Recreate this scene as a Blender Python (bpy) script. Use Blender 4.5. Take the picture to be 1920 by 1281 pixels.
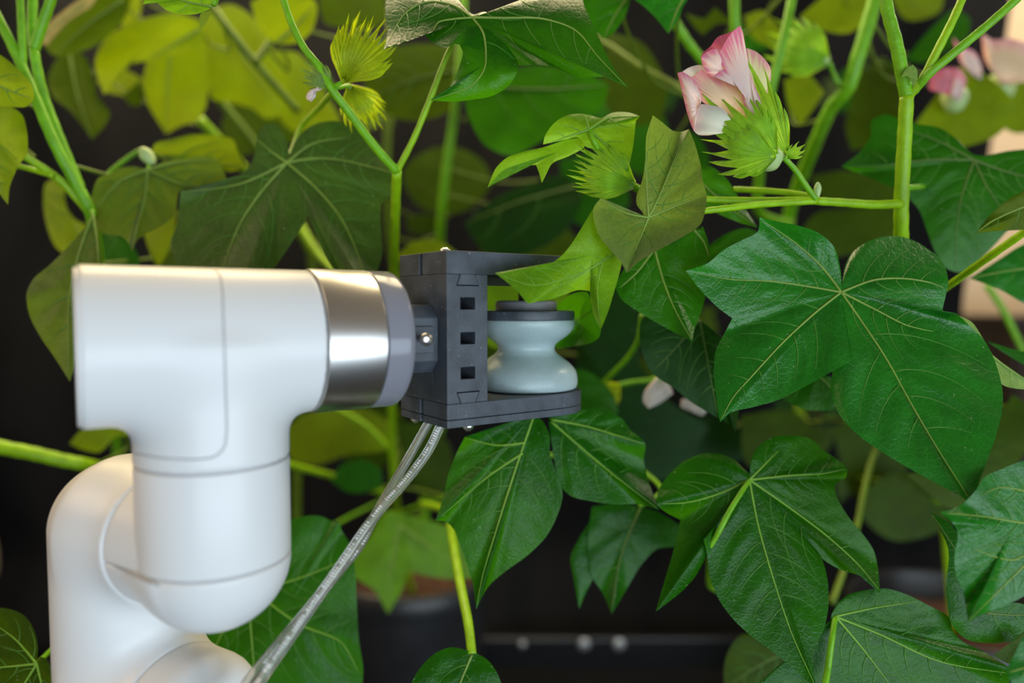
import bpy, bmesh, math, random
import numpy as np
from mathutils import Vector, Matrix
from mathutils.geometry import tessellate_polygon
from mathutils.bvhtree import BVHTree
R = random.Random(7)
S = bpy.context.scene
COL = S.collection
for o in list(bpy.data.objects): bpy.data.objects.remove(o)

# ------------------------------------------------------------------ camera, world, lights, exposure
CAMZ = 0.64
F = 1344.0
PITCH = math.radians(3.0)
SP, CP = math.sin(PITCH), math.cos(PITCH)
cam = bpy.data.cameras.new('camera'); camo = bpy.data.objects.new('camera', cam); COL.objects.link(camo)
camo.location = (0, 0, CAMZ); camo.rotation_euler = (math.radians(90) - PITCH, 0, 0)
cam.sensor_width = 36; cam.lens = 36 * F / 1920; cam.clip_start = 0.02
cam.dof.use_dof = True; cam.dof.focus_distance = 0.432; cam.dof.aperture_fstop = 2.1; cam.dof.aperture_blades = 9
S.camera = camo
w = bpy.data.worlds.new('world'); S.world = w; w.use_nodes = True
bg = w.node_tree.nodes['Background']; bg.inputs[0].default_value = (1.0, 0.83, 0.62, 1); bg.inputs[1].default_value = 0.17
def area(name, loc, target, sx, sy, power, col):
    l = bpy.data.lights.new(name, 'AREA'); l.shape = 'RECTANGLE'; l.size = sx; l.size_y = sy; l.energy = power; l.color = col
    o = bpy.data.objects.new(name, l); COL.objects.link(o); o.location = loc
    o.rotation_euler = (Vector(target) - Vector(loc)).to_track_quat('-Z', 'Y').to_euler(); return o
area('window_light', (0.62, -0.78, CAMZ - 0.28), (0.0, 0.45, CAMZ - 0.02), 1.9, 0.62, 23, (0.73, 0.88, 1.0))
area('grow_light', (-0.36, 1.0, CAMZ + 0.70), (-0.32, 1.16, CAMZ - 0.3), 1.25, 0.40, 20, (1.0, 0.79, 0.46))
area('side_lamp', (-1.15, 0.2, CAMZ + 0.5), (-0.15, 0.42, CAMZ - 0.1), 0.5, 0.5, 4.5, (1.0, 0.72, 0.44))
area('wall_fill_light', (1.5, 1.0, CAMZ + 1.1), (1.25, 1.66, CAMZ - 0.1), 0.6, 0.3, 17, (1.0, 0.86, 0.66))  # added fill lamp with no visible source, brightens the beige wall
S.view_settings.view_transform = 'Standard'; S.view_settings.look = 'None'
S.view_settings.exposure = 0.0; S.view_settings.gamma = 1.0; S.view_settings.use_curve_mapping = False

# ------------------------------------------------------------------ helpers
def P(px, py, d):
    x = (px - 960.0) / F * d; y = (640.5 - py) / F * d
    return Vector((x, d * CP + y * SP, CAMZ - d * SP + y * CP))
def Pn(px, py, d):
    x = (px - 960.0) / F * d; y = (640.5 - py) / F * d
    return np.stack([x, d * CP + y * SP, CAMZ - d * SP + y * CP], axis=-1)
WLD = {}
def thing(name, loc, label, cat, group=None):
    o = bpy.data.objects.new(name, None); COL.objects.link(o); o.location = loc; o.empty_display_size = 0.02
    WLD[o] = Vector(loc); o['label'] = label; o['category'] = cat
    if group: o['group'] = group
    return o
def tag(o, label, cat, group=None):
    o['label'] = label; o['category'] = cat
    if group: o['group'] = group
    return o
def mesh(name, V, Fc, mat, parent=None, smooth=True, uv=None, label=None, kind=None):
    V = np.asarray(V, dtype=float).reshape(-1, 3)
    c = (V.min(0) + V.max(0)) / 2
    me = bpy.data.meshes.new(name); me.from_pydata((V - c).tolist(), [], Fc)
    if uv is not None:
        ul = me.uv_layers.new(name='UVMap'); idx = np.zeros(len(me.loops), dtype=np.int32)
        me.loops.foreach_get('vertex_index', idx); ul.data.foreach_set('uv', np.asarray(uv, dtype=np.float32)[idx].ravel())
    if smooth: me.polygons.foreach_set('use_smooth', [True] * len(me.polygons))
    me.materials.append(mat); me.update()
    o = bpy.data.objects.new(name, me); COL.objects.link(o)
    cw = Vector(c)
    if parent is not None: o.parent = parent; o.location = cw - WLD[parent]
    else: o.location = cw
    WLD[o] = cw
    if label: o['label'] = label
    if kind: o['kind'] = kind
    return o
class MB:
    def __init__(s): s.v = []; s.f = []
    def add(s, V, Fc):
        n = len(s.v); s.v += [tuple(p) for p in V]; s.f += [tuple(i + n for i in f) for f in Fc]; return s
def tube_geo(pts, rad, n=8, cap=True):
    pts = [Vector(p) for p in pts]; m = len(pts)
    if not isinstance(rad, (list, tuple)): rad = [rad] * m
    T = [(pts[min(i + 1, m - 1)] - pts[max(i - 1, 0)]).normalized() for i in range(m)]
    a = T[0].orthogonal().normalized(); V = []; Fc = []
    for i in range(m):
        a = (a - T[i] * a.dot(T[i])).normalized(); b = T[i].cross(a)
        for k in range(n):
            th = 2 * math.pi * k / n; V.append(pts[i] + (a * math.cos(th) + b * math.sin(th)) * rad[i])
    for i in range(m - 1):
        for k in range(n):
            k2 = (k + 1) % n; Fc.append((i * n + k, i * n + k2, (i + 1) * n + k2, (i + 1) * n + k))
    if cap: Fc.append(tuple(reversed(range(n)))); Fc.append(tuple((m - 1) * n + k for k in range(n)))
    return V, Fc
def cr(pts, sub=6, closed=False, corner=None):
    """smooth curve through points; sharp corners are kept"""
    A = [np.asarray(p, float) for p in pts]; n = len(A); out = []
    def tan(i):
        if not closed and i in (0, n - 1): return (A[min(i + 1, n - 1)] - A[max(i - 1, 0)]) * .5
        p, q, r = A[(i - 1) % n], A[i], A[(i + 1) % n]; u = q - p; v = r - q
        if corner is not None:
            cs = float(np.dot(u[:2], v[:2]) / (np.linalg.norm(u[:2]) * np.linalg.norm(v[:2]) + 1e-9))
            if cs < corner: return None
        lu, lv = np.linalg.norm(u[:2]) + 1e-9, np.linalg.norm(v[:2]) + 1e-9
        t = (u / lu * lv + v / lv * lu) / (lu + lv)
        return t * min(lu, lv)
    N = n if closed else n - 1
    for i in range(N):
        p, q = A[i], A[(i + 1) % n]; tp, tq = tan(i), tan((i + 1) % n)
        if tp is None: tp = (q - p) * .9
        if tq is None: tq = (q - p) * .9
        for k in range(sub):
            s = k / sub; s2 = s * s; s3 = s2 * s
            out.append((2*s3-3*s2+1)*p + (s3-2*s2+s)*tp + (-2*s3+3*s2)*q + (s3-s2)*tq)
    if not closed: out.append(A[-1])
    return np.array(out)
def path(pp, sub=5): return [P(*q) for q in cr(pp, sub)]
def lathe_geo(prof, o, ax, n=64, cap=True):
    o = Vector(o); ax = Vector(ax).normalized(); a = ax.orthogonal().normalized(); b = ax.cross(a); V = []; Fc = []
    for (r, h) in prof:
        for k in range(n):
            th = 2 * math.pi * k / n; V.append(o + ax * h + (a * math.cos(th) + b * math.sin(th)) * max(r, 1e-5))
    for i in range(len(prof) - 1):
        for k in range(n):
            k2 = (k + 1) % n; Fc.append((i * n + k, i * n + k2, (i + 1) * n + k2, (i + 1) * n + k))
    if cap: Fc.append(tuple(reversed(range(n)))); Fc.append(tuple((len(prof) - 1) * n + k for k in range(n)))
    return V, Fc
def rprof(r, h0, h1, e=0.0015, e0=None, k=4):
    e0 = e if e0 is None else e0; out = []
    for i in range(k + 1): t = math.pi / 2 * i / k; out.append((r - e0 + e0 * math.sin(t), h0 + e0 - e0 * math.cos(t)))
    for i in range(k + 1): t = math.pi / 2 * i / k; out.append((r - e + e * math.cos(t), h1 - e + e * math.sin(t)))
    return out
def autosmooth(o, deg=40):
    me = o.data
    bm = bmesh.new(); bm.from_mesh(me); bmesh.ops.recalc_face_normals(bm, faces=bm.faces)
    for e in bm.edges:
        if len(e.link_faces) == 2 and e.calc_face_angle(0) > math.radians(deg): e.smooth = False
    bm.to_mesh(me); bm.free(); return o
def bevel(o, w=0.0006, seg=2, ang=35):
    m = o.modifiers.new('bevel', 'BEVEL'); m.width = w; m.segments = seg; m.limit_method = 'ANGLE'; m.angle_limit = math.radians(ang)
    return o

# ------------------------------------------------------------------ materials
def newmat(name):
    m = bpy.data.materials.new(name); m.use_nodes = True; nt = m.node_tree; nt.nodes.clear()
    out = nt.nodes.new('ShaderNodeOutputMaterial'); return m, nt, out
def nd(nt, t, **kw):
    n = nt.nodes.new(t)
    for k, v in kw.items(): setattr(n, k, v)
    return n
def plain(name, col, rough=0.5, metal=0.0, spec=0.5, noise=0.0, nscale=60, bump=0.0, bscale=300, trans=0.0, ior=1.45, sss=0.0, coat=0.0, speck=0.0):
    m, nt, out = newmat(name); L = nt.links
    p = nd(nt, 'ShaderNodeBsdfPrincipled'); L.new(p.outputs[0], out.inputs[0])
    p.inputs['Base Color'].default_value = (*col, 1); p.inputs['Roughness'].default_value = rough; p.inputs['Metallic'].default_value = metal
    p.inputs['Specular IOR Level'].default_value = spec; p.inputs['Transmission Weight'].default_value = trans; p.inputs['IOR'].default_value = ior
    p.inputs['Subsurface Weight'].default_value = sss; p.inputs['Subsurface Radius'].default_value = (0.004, 0.004, 0.004); p.inputs['Subsurface Scale'].default_value = 1
    p.inputs['Coat Weight'].default_value = coat
    tc = nd(nt, 'ShaderNodeTexCoord')
    src = None
    if noise:
        n = nd(nt, 'ShaderNodeTexNoise'); n.inputs['Scale'].default_value = nscale; n.inputs['Detail'].default_value = 5; L.new(tc.outputs['Object'], n.inputs['Vector'])
        r = nd(nt, 'ShaderNodeValToRGB'); r.color_ramp.elements[0].position = .3; r.color_ramp.elements[1].position = .72
        r.color_ramp.elements[0].color = (*[c * (1 - noise) for c in col], 1); r.color_ramp.elements[1].color = (*[min(1, c * (1 + noise)) for c in col], 1)
        L.new(n.outputs[0], r.inputs[0]); L.new(r.outputs[0], p.inputs['Base Color']); src = r.outputs[0]
        mr = nd(nt, 'ShaderNodeMapRange'); mr.inputs[3].default_value = max(0.02, rough - noise * .25); mr.inputs[4].default_value = min(1, rough + noise * .25)
        L.new(n.outputs[0], mr.inputs[0]); L.new(mr.outputs[0], p.inputs['Roughness'])
    if speck:
        v = nd(nt, 'ShaderNodeTexVoronoi'); v.inputs['Scale'].default_value = 420; L.new(tc.outputs['Object'], v.inputs['Vector'])
        lt = nd(nt, 'ShaderNodeMath', operation='LESS_THAN'); lt.inputs[1].default_value = .16; L.new(v.outputs['Distance'], lt.inputs[0])
        sx = nd(nt, 'ShaderNodeSeparateColor'); L.new(v.outputs['Color'], sx.inputs[0])
        g = nd(nt, 'ShaderNodeMath', operation='GREATER_THAN'); g.inputs[1].default_value = .9; L.new(sx.outputs[0], g.inputs[0])
        mu = nd(nt, 'ShaderNodeMath', operation='MULTIPLY'); L.new(lt.outputs[0], mu.inputs[0]); L.new(g.outputs[0], mu.inputs[1])
        mu2 = nd(nt, 'ShaderNodeMath', operation='MULTIPLY'); L.new(mu.outputs[0], mu2.inputs[0]); mu2.inputs[1].default_value = speck
        mx = nd(nt, 'ShaderNodeMix', data_type='RGBA'); mx.inputs[7].default_value = (.6, .58, .52, 1); mx.inputs[6].default_value = (*col, 1)
        if src: L.new(src, mx.inputs[6])
        L.new(mu2.outputs[0], mx.inputs[0]); L.new(mx.outputs[2], p.inputs['Base Color'])
    if bump:
        n2 = nd(nt, 'ShaderNodeTexNoise'); n2.inputs['Scale'].default_value = bscale; n2.inputs['Detail'].default_value = 3; L.new(tc.outputs['Object'], n2.inputs['Vector'])
        b = nd(nt, 'ShaderNodeBump'); b.inputs['Strength'].default_value = bump; b.inputs['Distance'].default_value = 0.001
        L.new(n2.outputs[0], b.inputs['Height']); L.new(b.outputs[0], p.inputs['Normal'])
    return m
def leafmat(name, top, trans, tw=0.35, rough=0.42, sheen=0.0, spec=0.34, bump=0.25):
    m, nt, out = newmat(name); L = nt.links
    uv = nd(nt, 'ShaderNodeTexCoord')
    n = nd(nt, 'ShaderNodeTexNoise'); n.inputs['Scale'].default_value = 1.6; n.inputs['Detail'].default_value = 6; n.inputs['Roughness'].default_value = .6; L.new(uv.outputs['UV'], n.inputs['Vector'])
    r = nd(nt, 'ShaderNodeValToRGB'); r.color_ramp.elements[0].position = .3; r.color_ramp.elements[1].position = .7
    r.color_ramp.elements[0].color = (*[c * .72 for c in top], 1); r.color_ramp.elements[1].color = (*[min(1, c * 1.25) for c in top], 1); L.new(n.outputs[0], r.inputs[0])
    v = nd(nt, 'ShaderNodeTexVoronoi', feature='DISTANCE_TO_EDGE'); v.inputs['Scale'].default_value = 7.5; L.new(uv.outputs['UV'], v.inputs['Vector'])
    mr = nd(nt, 'ShaderNodeMapRange'); mr.inputs[1].default_value = 0.0; mr.inputs[2].default_value = 0.07; mr.inputs[3].default_value = .3; mr.inputs[4].default_value = 0; L.new(v.outputs['Distance'], mr.inputs[0])
    mx = nd(nt, 'ShaderNodeMix', data_type='RGBA'); L.new(mr.outputs[0], mx.inputs[0]); L.new(r.outputs[0], mx.inputs[6]); mx.inputs[7].default_value = (top[0] * 2.2 + .02, top[1] * 1.7 + .02, top[2] * 1.5 + .005, 1)
    sv = nd(nt, 'ShaderNodeTexVoronoi'); sv.inputs['Scale'].default_value = 9.0; L.new(uv.outputs['UV'], sv.inputs['Vector'])
    s1 = nd(nt, 'ShaderNodeMath', operation='LESS_THAN'); s1.inputs[1].default_value = .13; L.new(sv.outputs['Distance'], s1.inputs[0])
    sc_ = nd(nt, 'ShaderNodeSeparateColor'); L.new(sv.outputs['Color'], sc_.inputs[0]); s2 = nd(nt, 'ShaderNodeMath', operation='GREATER_THAN'); s2.inputs[1].default_value = .88; L.new(sc_.outputs[0], s2.inputs[0])
    s3 = nd(nt, 'ShaderNodeMath', operation='MULTIPLY'); L.new(s1.outputs[0], s3.inputs[0]); L.new(s2.outputs[0], s3.inputs[1]); s4 = nd(nt, 'ShaderNodeMath', operation='MULTIPLY'); s4.inputs[1].default_value = .45; L.new(s3.outputs[0], s4.inputs[0])
    mz = nd(nt, 'ShaderNodeMix', data_type='RGBA'); L.new(s4.outputs[0], mz.inputs[0]); L.new(mx.outputs[2], mz.inputs[6]); mz.inputs[7].default_value = (.42, .46, .28, 1)
    p = nd(nt, 'ShaderNodeBsdfPrincipled'); L.new(mz.outputs[2], p.inputs['Base Color']); p.inputs['Roughness'].default_value = rough
    p.inputs['Specular IOR Level'].default_value = spec; p.inputs['Sheen Weight'].default_value = sheen; p.inputs['Sheen Roughness'].default_value = .5
    t = nd(nt, 'ShaderNodeBsdfTranslucent'); mt = nd(nt, 'ShaderNodeMix', data_type='RGBA', blend_type='MULTIPLY'); mt.inputs[0].default_value = .5
    mt.inputs[6].default_value = (*trans, 1); sc = nd(nt, 'ShaderNodeMapRange'); sc.inputs[3].default_value = .6; sc.inputs[4].default_value = 1.1; L.new(n.outputs[0], sc.inputs[0]); L.new(sc.outputs[0], mt.inputs[7]); L.new(mt.outputs[2], t.inputs[0])
    ms = nd(nt, 'ShaderNodeMixShader'); ms.inputs[0].default_value = tw; L.new(p.outputs[0], ms.inputs[1]); L.new(t.outputs[0], ms.inputs[2]); L.new(ms.outputs[0], out.inputs[0])
    add = nd(nt, 'ShaderNodeMath', operation='MULTIPLY_ADD'); vm = nd(nt, 'ShaderNodeMath', operation='MINIMUM'); vm.inputs[1].default_value = .12; L.new(v.outputs['Distance'], vm.inputs[0])
    n2 = nd(nt, 'ShaderNodeTexNoise'); n2.inputs['Scale'].default_value = 22; n2.inputs['Detail'].default_value = 4; L.new(uv.outputs['UV'], n2.inputs['Vector'])
    L.new(vm.outputs[0], add.inputs[0]); add.inputs[1].default_value = 3.0; L.new(n2.outputs[0], add.inputs[2])
    b = nd(nt, 'ShaderNodeBump'); b.inputs['Strength'].default_value = bump; b.inputs['Distance'].default_value = .0012; L.new(add.outputs[0], b.inputs['Height']); L.new(b.outputs[0], p.inputs['Normal'])
    return m
def petalmat(name, inner, edge):
    m, nt, out = newmat(name); L = nt.links
    uv = nd(nt, 'ShaderNodeTexCoord'); sx = nd(nt, 'ShaderNodeSeparateXYZ'); L.new(uv.outputs['UV'], sx.inputs[0])
    w_ = nd(nt, 'ShaderNodeTexNoise'); w_.inputs['Scale'].default_value = 1.0; w_.inputs['Detail'].default_value = 3
    mp = nd(nt, 'ShaderNodeMapping'); mp.inputs['Scale'].default_value = (26, 1.5, 1); L.new(uv.outputs['UV'], mp.inputs['Vector']); L.new(mp.outputs[0], w_.inputs['Vector'])
    ma = nd(nt, 'ShaderNodeMath', operation='MULTIPLY_ADD'); L.new(w_.outputs[0], ma.inputs[0]); ma.inputs[1].default_value = .7; L.new(sx.outputs[1], ma.inputs[2])
    r = nd(nt, 'ShaderNodeValToRGB'); r.color_ramp.elements[0].position = .75; r.color_ramp.elements[1].position = 1.35 - .05
    r.color_ramp.elements[1].position = 1.0; r.color_ramp.elements[0].color = (*inner, 1); r.color_ramp.elements[1].color = (*edge, 1)
    sb = nd(nt, 'ShaderNodeMath', operation='SUBTRACT'); L.new(ma.outputs[0], sb.inputs[0]); sb.inputs[1].default_value = .32; L.new(sb.outputs[0], r.inputs[0])
    p = nd(nt, 'ShaderNodeBsdfPrincipled'); L.new(r.outputs[0], p.inputs['Base Color']); p.inputs['Roughness'].default_value = .55; p.inputs['Sheen Weight'].default_value = .2
    t = nd(nt, 'ShaderNodeBsdfTranslucent'); L.new(r.outputs[0], t.inputs[0]); ms = nd(nt, 'ShaderNodeMixShader'); ms.inputs[0].default_value = .35
    L.new(p.outputs[0], ms.inputs[1]); L.new(t.outputs[0], ms.inputs[2]); L.new(ms.outputs[0], out.inputs[0])
    b = nd(nt, 'ShaderNodeBump'); b.inputs['Strength'].default_value = .3; b.inputs['Distance'].default_value = .0006; L.new(w_.outputs[0], b.inputs['Height']); L.new(b.outputs[0], p.inputs['Normal'])
    return m
M = dict(
    dark=leafmat('leaf_dark_green', (.008, .105, .001), (.07, .36, .002), .32, .34, .0, .3),
    blue=leafmat('leaf_blue_green', (.008, .150, .006), (.04, .36, .003), .26, .33, .0, .5),
    mid=leafmat('leaf_mid_green', (.012, .118, .0006), (.11, .46, .002), .34, .33, .0, .27),
    bright=leafmat('leaf_bright_green', (.14, .36, .006), (.32, .64, .008), .42, .45),  # fresh green, with the light falling on these leaves lifted into it
    yellow=leafmat('leaf_yellow_green', (.17, .30, .001), (.44, .60, .001), .48, .5),  # yellow-green leaf colour, warm light through the back leaves put into it
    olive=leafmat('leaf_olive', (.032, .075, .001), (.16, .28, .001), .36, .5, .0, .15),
    cupped=leafmat('leaf_warm_lit_olive', (.095, .165, .012), (.24, .40, .003), .40, .5, .20, .35),  # warm top light is worked into this base colour
    tan=leafmat('leaf_warm_lit_yellow_green', (.165, .250, .022), (.26, .44, .003), .38, .5, .28, .35),  # lighter copy for the cupped leaf, warm overhead light put into the colour
    dusk=leafmat('leaf_dull_green', (.042, .100, .007), (.06, .19, .002), .20, .45, .14, .35),
    deep=leafmat('leaf_shaded_dark_green', (.004, .042, .001), (.02, .12, .001), .22, .5, .0, .2),  # shade among the rear leaves put into a darker green
    cream=leafmat('leaf_lit_cream', (.50, .42, .16), (.4, .35, .1), .25, .6),  # warm light on top of a leaf put into the colour
    pale=leafmat('leaf_pale_underside', (.20, .34, .07), (.3, .5, .04), .35, .55),
    vein=plain('vein_pale_green', (.21, .33, .05), .5, noise=.15),
    veinb=plain('vein_light_green', (.20, .40, .035), .5, noise=.15),
    veind=plain('vein_dull_green', (.11, .19, .03), .5, noise=.15),
    vein2=plain('vein_side_green', (.085, .24, .025), .5, noise=.15),
    stem=plain('stem_green', (.16, .42, .005), .45, noise=.18, nscale=120, bump=.3, bscale=500, sss=.15),
    stemb=plain('stem_yellow_green', (.27, .50, .003), .45, noise=.15, nscale=120, bump=.3, bscale=500, sss=.15),
    stemd=plain('stem_olive', (.11, .19, .005), .55, noise=.2, nscale=100),
    bract=leafmat('bract_green', (.26, .54, .014), (.50, .82, .015), .42, .5, .2),
    bracty=leafmat('bract_yellow_green', (.40, .54, .008), (.68, .80, .006), .48, .5),
    calyx=plain('calyx_pale_green', (.42, .55, .22), .5, sss=.2),
    pink=petalmat('petal_pink', (.86, .70, .66), (.78, .22, .40)),
    peach=petalmat('petal_peach', (.82, .62, .42), (.80, .34, .40)),
    white=petalmat('petal_white', (.80, .82, .72), (.82, .70, .68)),
    rose=petalmat('petal_rose', (.70, .22, .30), (.62, .10, .22)),
    straw=petalmat('petal_straw', (.75, .78, .42), (.72, .34, .38)),
    wither=plain('petal_withered', (.62, .52, .48), .7, noise=.2),
    plastic=plain('arm_white_plastic', (.80, .80, .80), .34, spec=.45, bump=.02, bscale=900),
    plastic2=plain('arm_seam_grey', (.50, .50, .51), .5),
    alu=plain('brushed_aluminium', (.74, .72, .70), .30, metal=1.0, noise=.04, nscale=40),
    ring=plain('smoked_clear_ring', (.50, .50, .58), .16, trans=.55, ior=1.4),
    black=plain('black_printed_plastic', (.062, .073, .090), .45, spec=.5, noise=.35, nscale=70, bump=.12, bscale=700, speck=.5),
    black2=plain('black_smooth_plastic', (.012, .012, .013), .35),
    hole=plain('pocket_black', (.004, .004, .004), .8),
    gcap=plain('grey_rubber', (.17, .17, .185), .5, noise=.12),
    silicone=plain('pale_blue_silicone', (.39, .49, .50), .33, spec=.5, noise=.07, nscale=45, bump=.15, bscale=600, sss=.35, speck=.35),
    steel=plain('steel_screw', (.72, .70, .68), .32, metal=1.0),
    tube=plain('clear_tubing', (.96, .95, .90), .08, trans=.90, ior=1.38),
    ink=plain('white_print', (.85, .84, .82), .6),
    cloth=plain('black_cloth', (.0034, .0040, .0056), .8, spec=.12, noise=.25, nscale=8, bump=.2, bscale=900),
    pot=plain('black_pot_plastic', (.016, .016, .018), .38, noise=.2, nscale=20),
    soil=plain('dark_soil', (.05, .022, .012), .9, noise=.5, nscale=90, bump=1.0, bscale=120),
    tray=plain('black_tray_plastic', (.006, .006, .007), .3, spec=.4),
    floor=plain('black_floor', (.008, .008, .009), .6),
    wall=plain('beige_wall_paint', (.70, .53, .34), .8, noise=.05, nscale=6),
    brown=plain('dark_brown_wood', (.030, .018, .014), .5, noise=.3, nscale=30),
)

# ------------------------------------------------------------------ setting
def setting():
    def box(name, x0, x1, y0, y1, z0, z1, mat, **k):
        V = [(x, y, z) for z in (z0, z1) for y in (y0, y1) for x in (x0, x1)]
        Fc = [(0, 2, 3, 1), (4, 5, 7, 6), (0, 1, 5, 4), (2, 6, 7, 3), (0, 4, 6, 2), (1, 3, 7, 5)]
        return mesh(name, V, Fc, mat, smooth=False, **k)
    box('floor', -2.2, 2.2, -1.6, 1.75, -0.03, 0, M['floor'], kind='structure')
    box('wall_back', -2.2, 2.2, 1.66, 1.75, 0, 2.3, M['wall'], kind='structure')
    # black cloth hung before the wall: a wavy sheet with thickness
    nx, nz = 150, 60; V = []; Fc = []
    for j in range(nz + 1):
        for i in range(nx + 1):
            u = i / nx; v = j / nz; z = 0.003 + v * 1.75; xl = -1.3 + .332 * min(1, max(0, (.42 - z) / .2)); xr = .872 + .127 * max(0, z - .66); x = xl + u * (xr - xl)
            y = 1.36 + .022 * math.sin(x * 9 + .6 * math.sin(z * 3)) + .012 * math.sin(x * 23 + z * 4) + .02 * math.sin((x * 4 + z * 6)) * (1 - v) + .006 * math.sin(x * 51 - z * 9)
            if z < .16: y -= (.16 - z) * .55
            V.append((x, y, z))
    for j in range(nz):
        for i in range(nx):
            a = j * (nx + 1) + i; Fc.append((a, a + 1, a + nx + 2, a + nx + 1))
    o = mesh('backdrop_cloth', V, Fc, M['cloth']); so = o.modifiers.new('thick', 'SOLIDIFY'); so.thickness = .0015
    tag(o, 'black wrinkled cloth hung as a backdrop behind all the plants', 'cloth')
    # shallow black tray on the floor
    t = thing('plant_tray', (.1, 1.0, 0), 'shallow glossy black tray on the floor under the pots', 'tray')
    V, Fc = [], []
    mb = MB()
    def bx(x0, x1, y0, y1, z0, z1):
        Vb = [(x, y, z) for z in (z0, z1) for y in (y0, y1) for x in (x0, x1)]
        mb.add(Vb, [(0, 2, 3, 1), (4, 5, 7, 6), (0, 1, 5, 4), (2, 6, 7, 3), (0, 4, 6, 2), (1, 3, 7, 5)])
    bx(-.62, .95, .66, 1.22, 0.001, .006)
    bevel(mesh('tray_base', mb.v, mb.f, M['tray'], t, smooth=False), .002); mb = MB()
    for a in ((-.63, .96, 1.215, 1.235), (-.63, .96, .645, .66), (-.63, -.615, .66, 1.215), (.945, .96, .66, 1.215)):
        mb = MB(); bx(*a, .001, .062); bevel(mesh('tray_rim', mb.v, mb.f, M['tray'], t, smooth=False), .005, 3)
    for x in (.018, .125, .186):  # discs added to imitate glints of light along the rim
        V, Fc = lathe_geo(rprof(.010 if x > .1 else .006, 0, .004, .0015, .0003), (x, 1.2155, .05), (0, -1, 0), 20); autosmooth(mesh('rim_glint', V, Fc, M['steel'], t, label='small steel disc added for a glint of light on the tray rim'))
    # brown cabinet by the wall at the right edge
    t = thing('wooden_cabinet', (1.32, 1.52, 0), 'dark brown cabinet by the beige wall at the right edge', 'cabinet')
    def bc(name, x0, x1, y0, y1, z0, z1):
        mbb = MB(); Vb = [(x, y, z) for z in (z0, z1) for y in (y0, y1) for x in (x0, x1)]
        mbb.add(Vb, [(0, 2, 3, 1), (4, 5, 7, 6), (0, 1, 5, 4), (2, 6, 7, 3), (0, 4, 6, 2), (1, 3, 7, 5)])
        return bevel(mesh(name, mbb.v, mbb.f, M['brown'], t, smooth=False), .003)
    bc('body', 1.0, 1.62, 1.42, 1.64, .02, .595); bc('top', .985, 1.635, 1.405, 1.645, .595, .615)
    bc('door', 1.005, 1.305, 1.405, 1.42, .04, .585); bc('door', 1.315, 1.615, 1.405, 1.42, .04, .585)
setting()

def plant_pot(c, r, h, label, d):
    t = thing('plant_pot', (c[0], c[1], .006), label, 'pot')
    z0 = .0065
    prof = [(r * .74, 0), (r * .76, .004), (r * .93, h - .03), (r * .99, h - .03), (r, h - .026), (r, h - .003), (r - .003, h), (r - .008, h), (r - .010, h - .004), (r * .9, h - .05), (r * .88, h - .06)]
    V, Fc = lathe_geo(prof, (c[0], c[1], z0), (0, 0, 1), 72, cap=False); Fc.append(tuple(reversed(range(72))))
    autosmooth(mesh('pot_body', V, Fc, M['pot'], t), 50)
    V = [(c[0], c[1], z0 + h - .035)]; Fc = []; n = 48; rr = random.Random(3)
    rings = 10
    for i in range(1, rings + 1):
        for k in range(n):
            a = 2 * math.pi * k / n; q = (r * .905) * i / rings
            V.append((c[0] + q * math.cos(a), c[1] + q * math.sin(a), z0 + h - .04 + rr.uniform(-.005, .006)))
    for k in range(n): Fc.append((0, 1 + k, 1 + (k + 1) % n))
    for i in range(rings - 1):
        for k in range(n):
            a = 1 + i * n + k; b = 1 + i * n + (k + 1) % n; Fc.append((a, a + n, b + n, b))
    mesh('soil', V, Fc, M['soil'], t)
    return Vector((c[0], c[1], z0 + h - .038))
POT = {}
pc = P(765, 1060, .97); POT['center'] = plant_pot((pc.x, 1.0), .115, .262, 'black pot with soil below the gripper tubes, under the middle plant', 1)
POT['right'] = plant_pot((.545, .86), .125, .265, 'black pot with brown soil at lower right beneath the pink-flowered plant', 1)
POT['left'] = plant_pot((-.42, .98), .11, .24, 'black pot hidden behind the white arm, under the left plant', 1)

# ------------------------------------------------------------------ robot arm
def W(x, y, z): return Vector((x, y, z + CAMZ))
TH = math.radians(31.8); AU = Vector((math.cos(TH), math.sin(TH), 0)); AV = Vector((-math.sin(TH), math.cos(TH), 0)); Z = Vector((0, 0, 1))
FC = W(-.0725, .410, -.0200) + AU * .003                      # centre of the flange face
def remesh(o, vox=.0013, it=8, fac=.5):
    m = o.modifiers.new('union', 'REMESH'); m.mode = 'VOXEL'; m.voxel_size = vox; m.use_smooth_shade = True
    s = o.modifiers.new('fair', 'SMOOTH'); s.factor = fac; s.iterations = it; return o
def smin(a, b_, k):
    h_ = np.clip(.5 + .5 * (b_ - a) / k, 0, 1); return b_ * (1 - h_) + a * h_ - k * h_ * (1 - h_)
def sd_cyl(X, o, ax, h0, h1, r, e=.001):
    ax = np.array(Vector(ax).normalized()); q = X - np.array(o); hh = q @ ax; rad = np.sqrt(np.maximum((q ** 2).sum(-1) - hh ** 2, 0))
    dx = rad - (r - e); dy = np.abs(hh - (h0 + h1) / 2) - ((h1 - h0) / 2 - e)
    return np.minimum(np.maximum(dx, dy), 0) + np.sqrt(np.maximum(dx, 0) ** 2 + np.maximum(dy, 0) ** 2) - e
def sd_cap(X, a, b_, r):
    a = np.array(a); b_ = np.array(b_); ab = b_ - a; t = np.clip(((X - a) @ ab) / (ab @ ab), 0, 1); return np.sqrt(((X - a - t[..., None] * ab) ** 2).sum(-1)) - r
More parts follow.
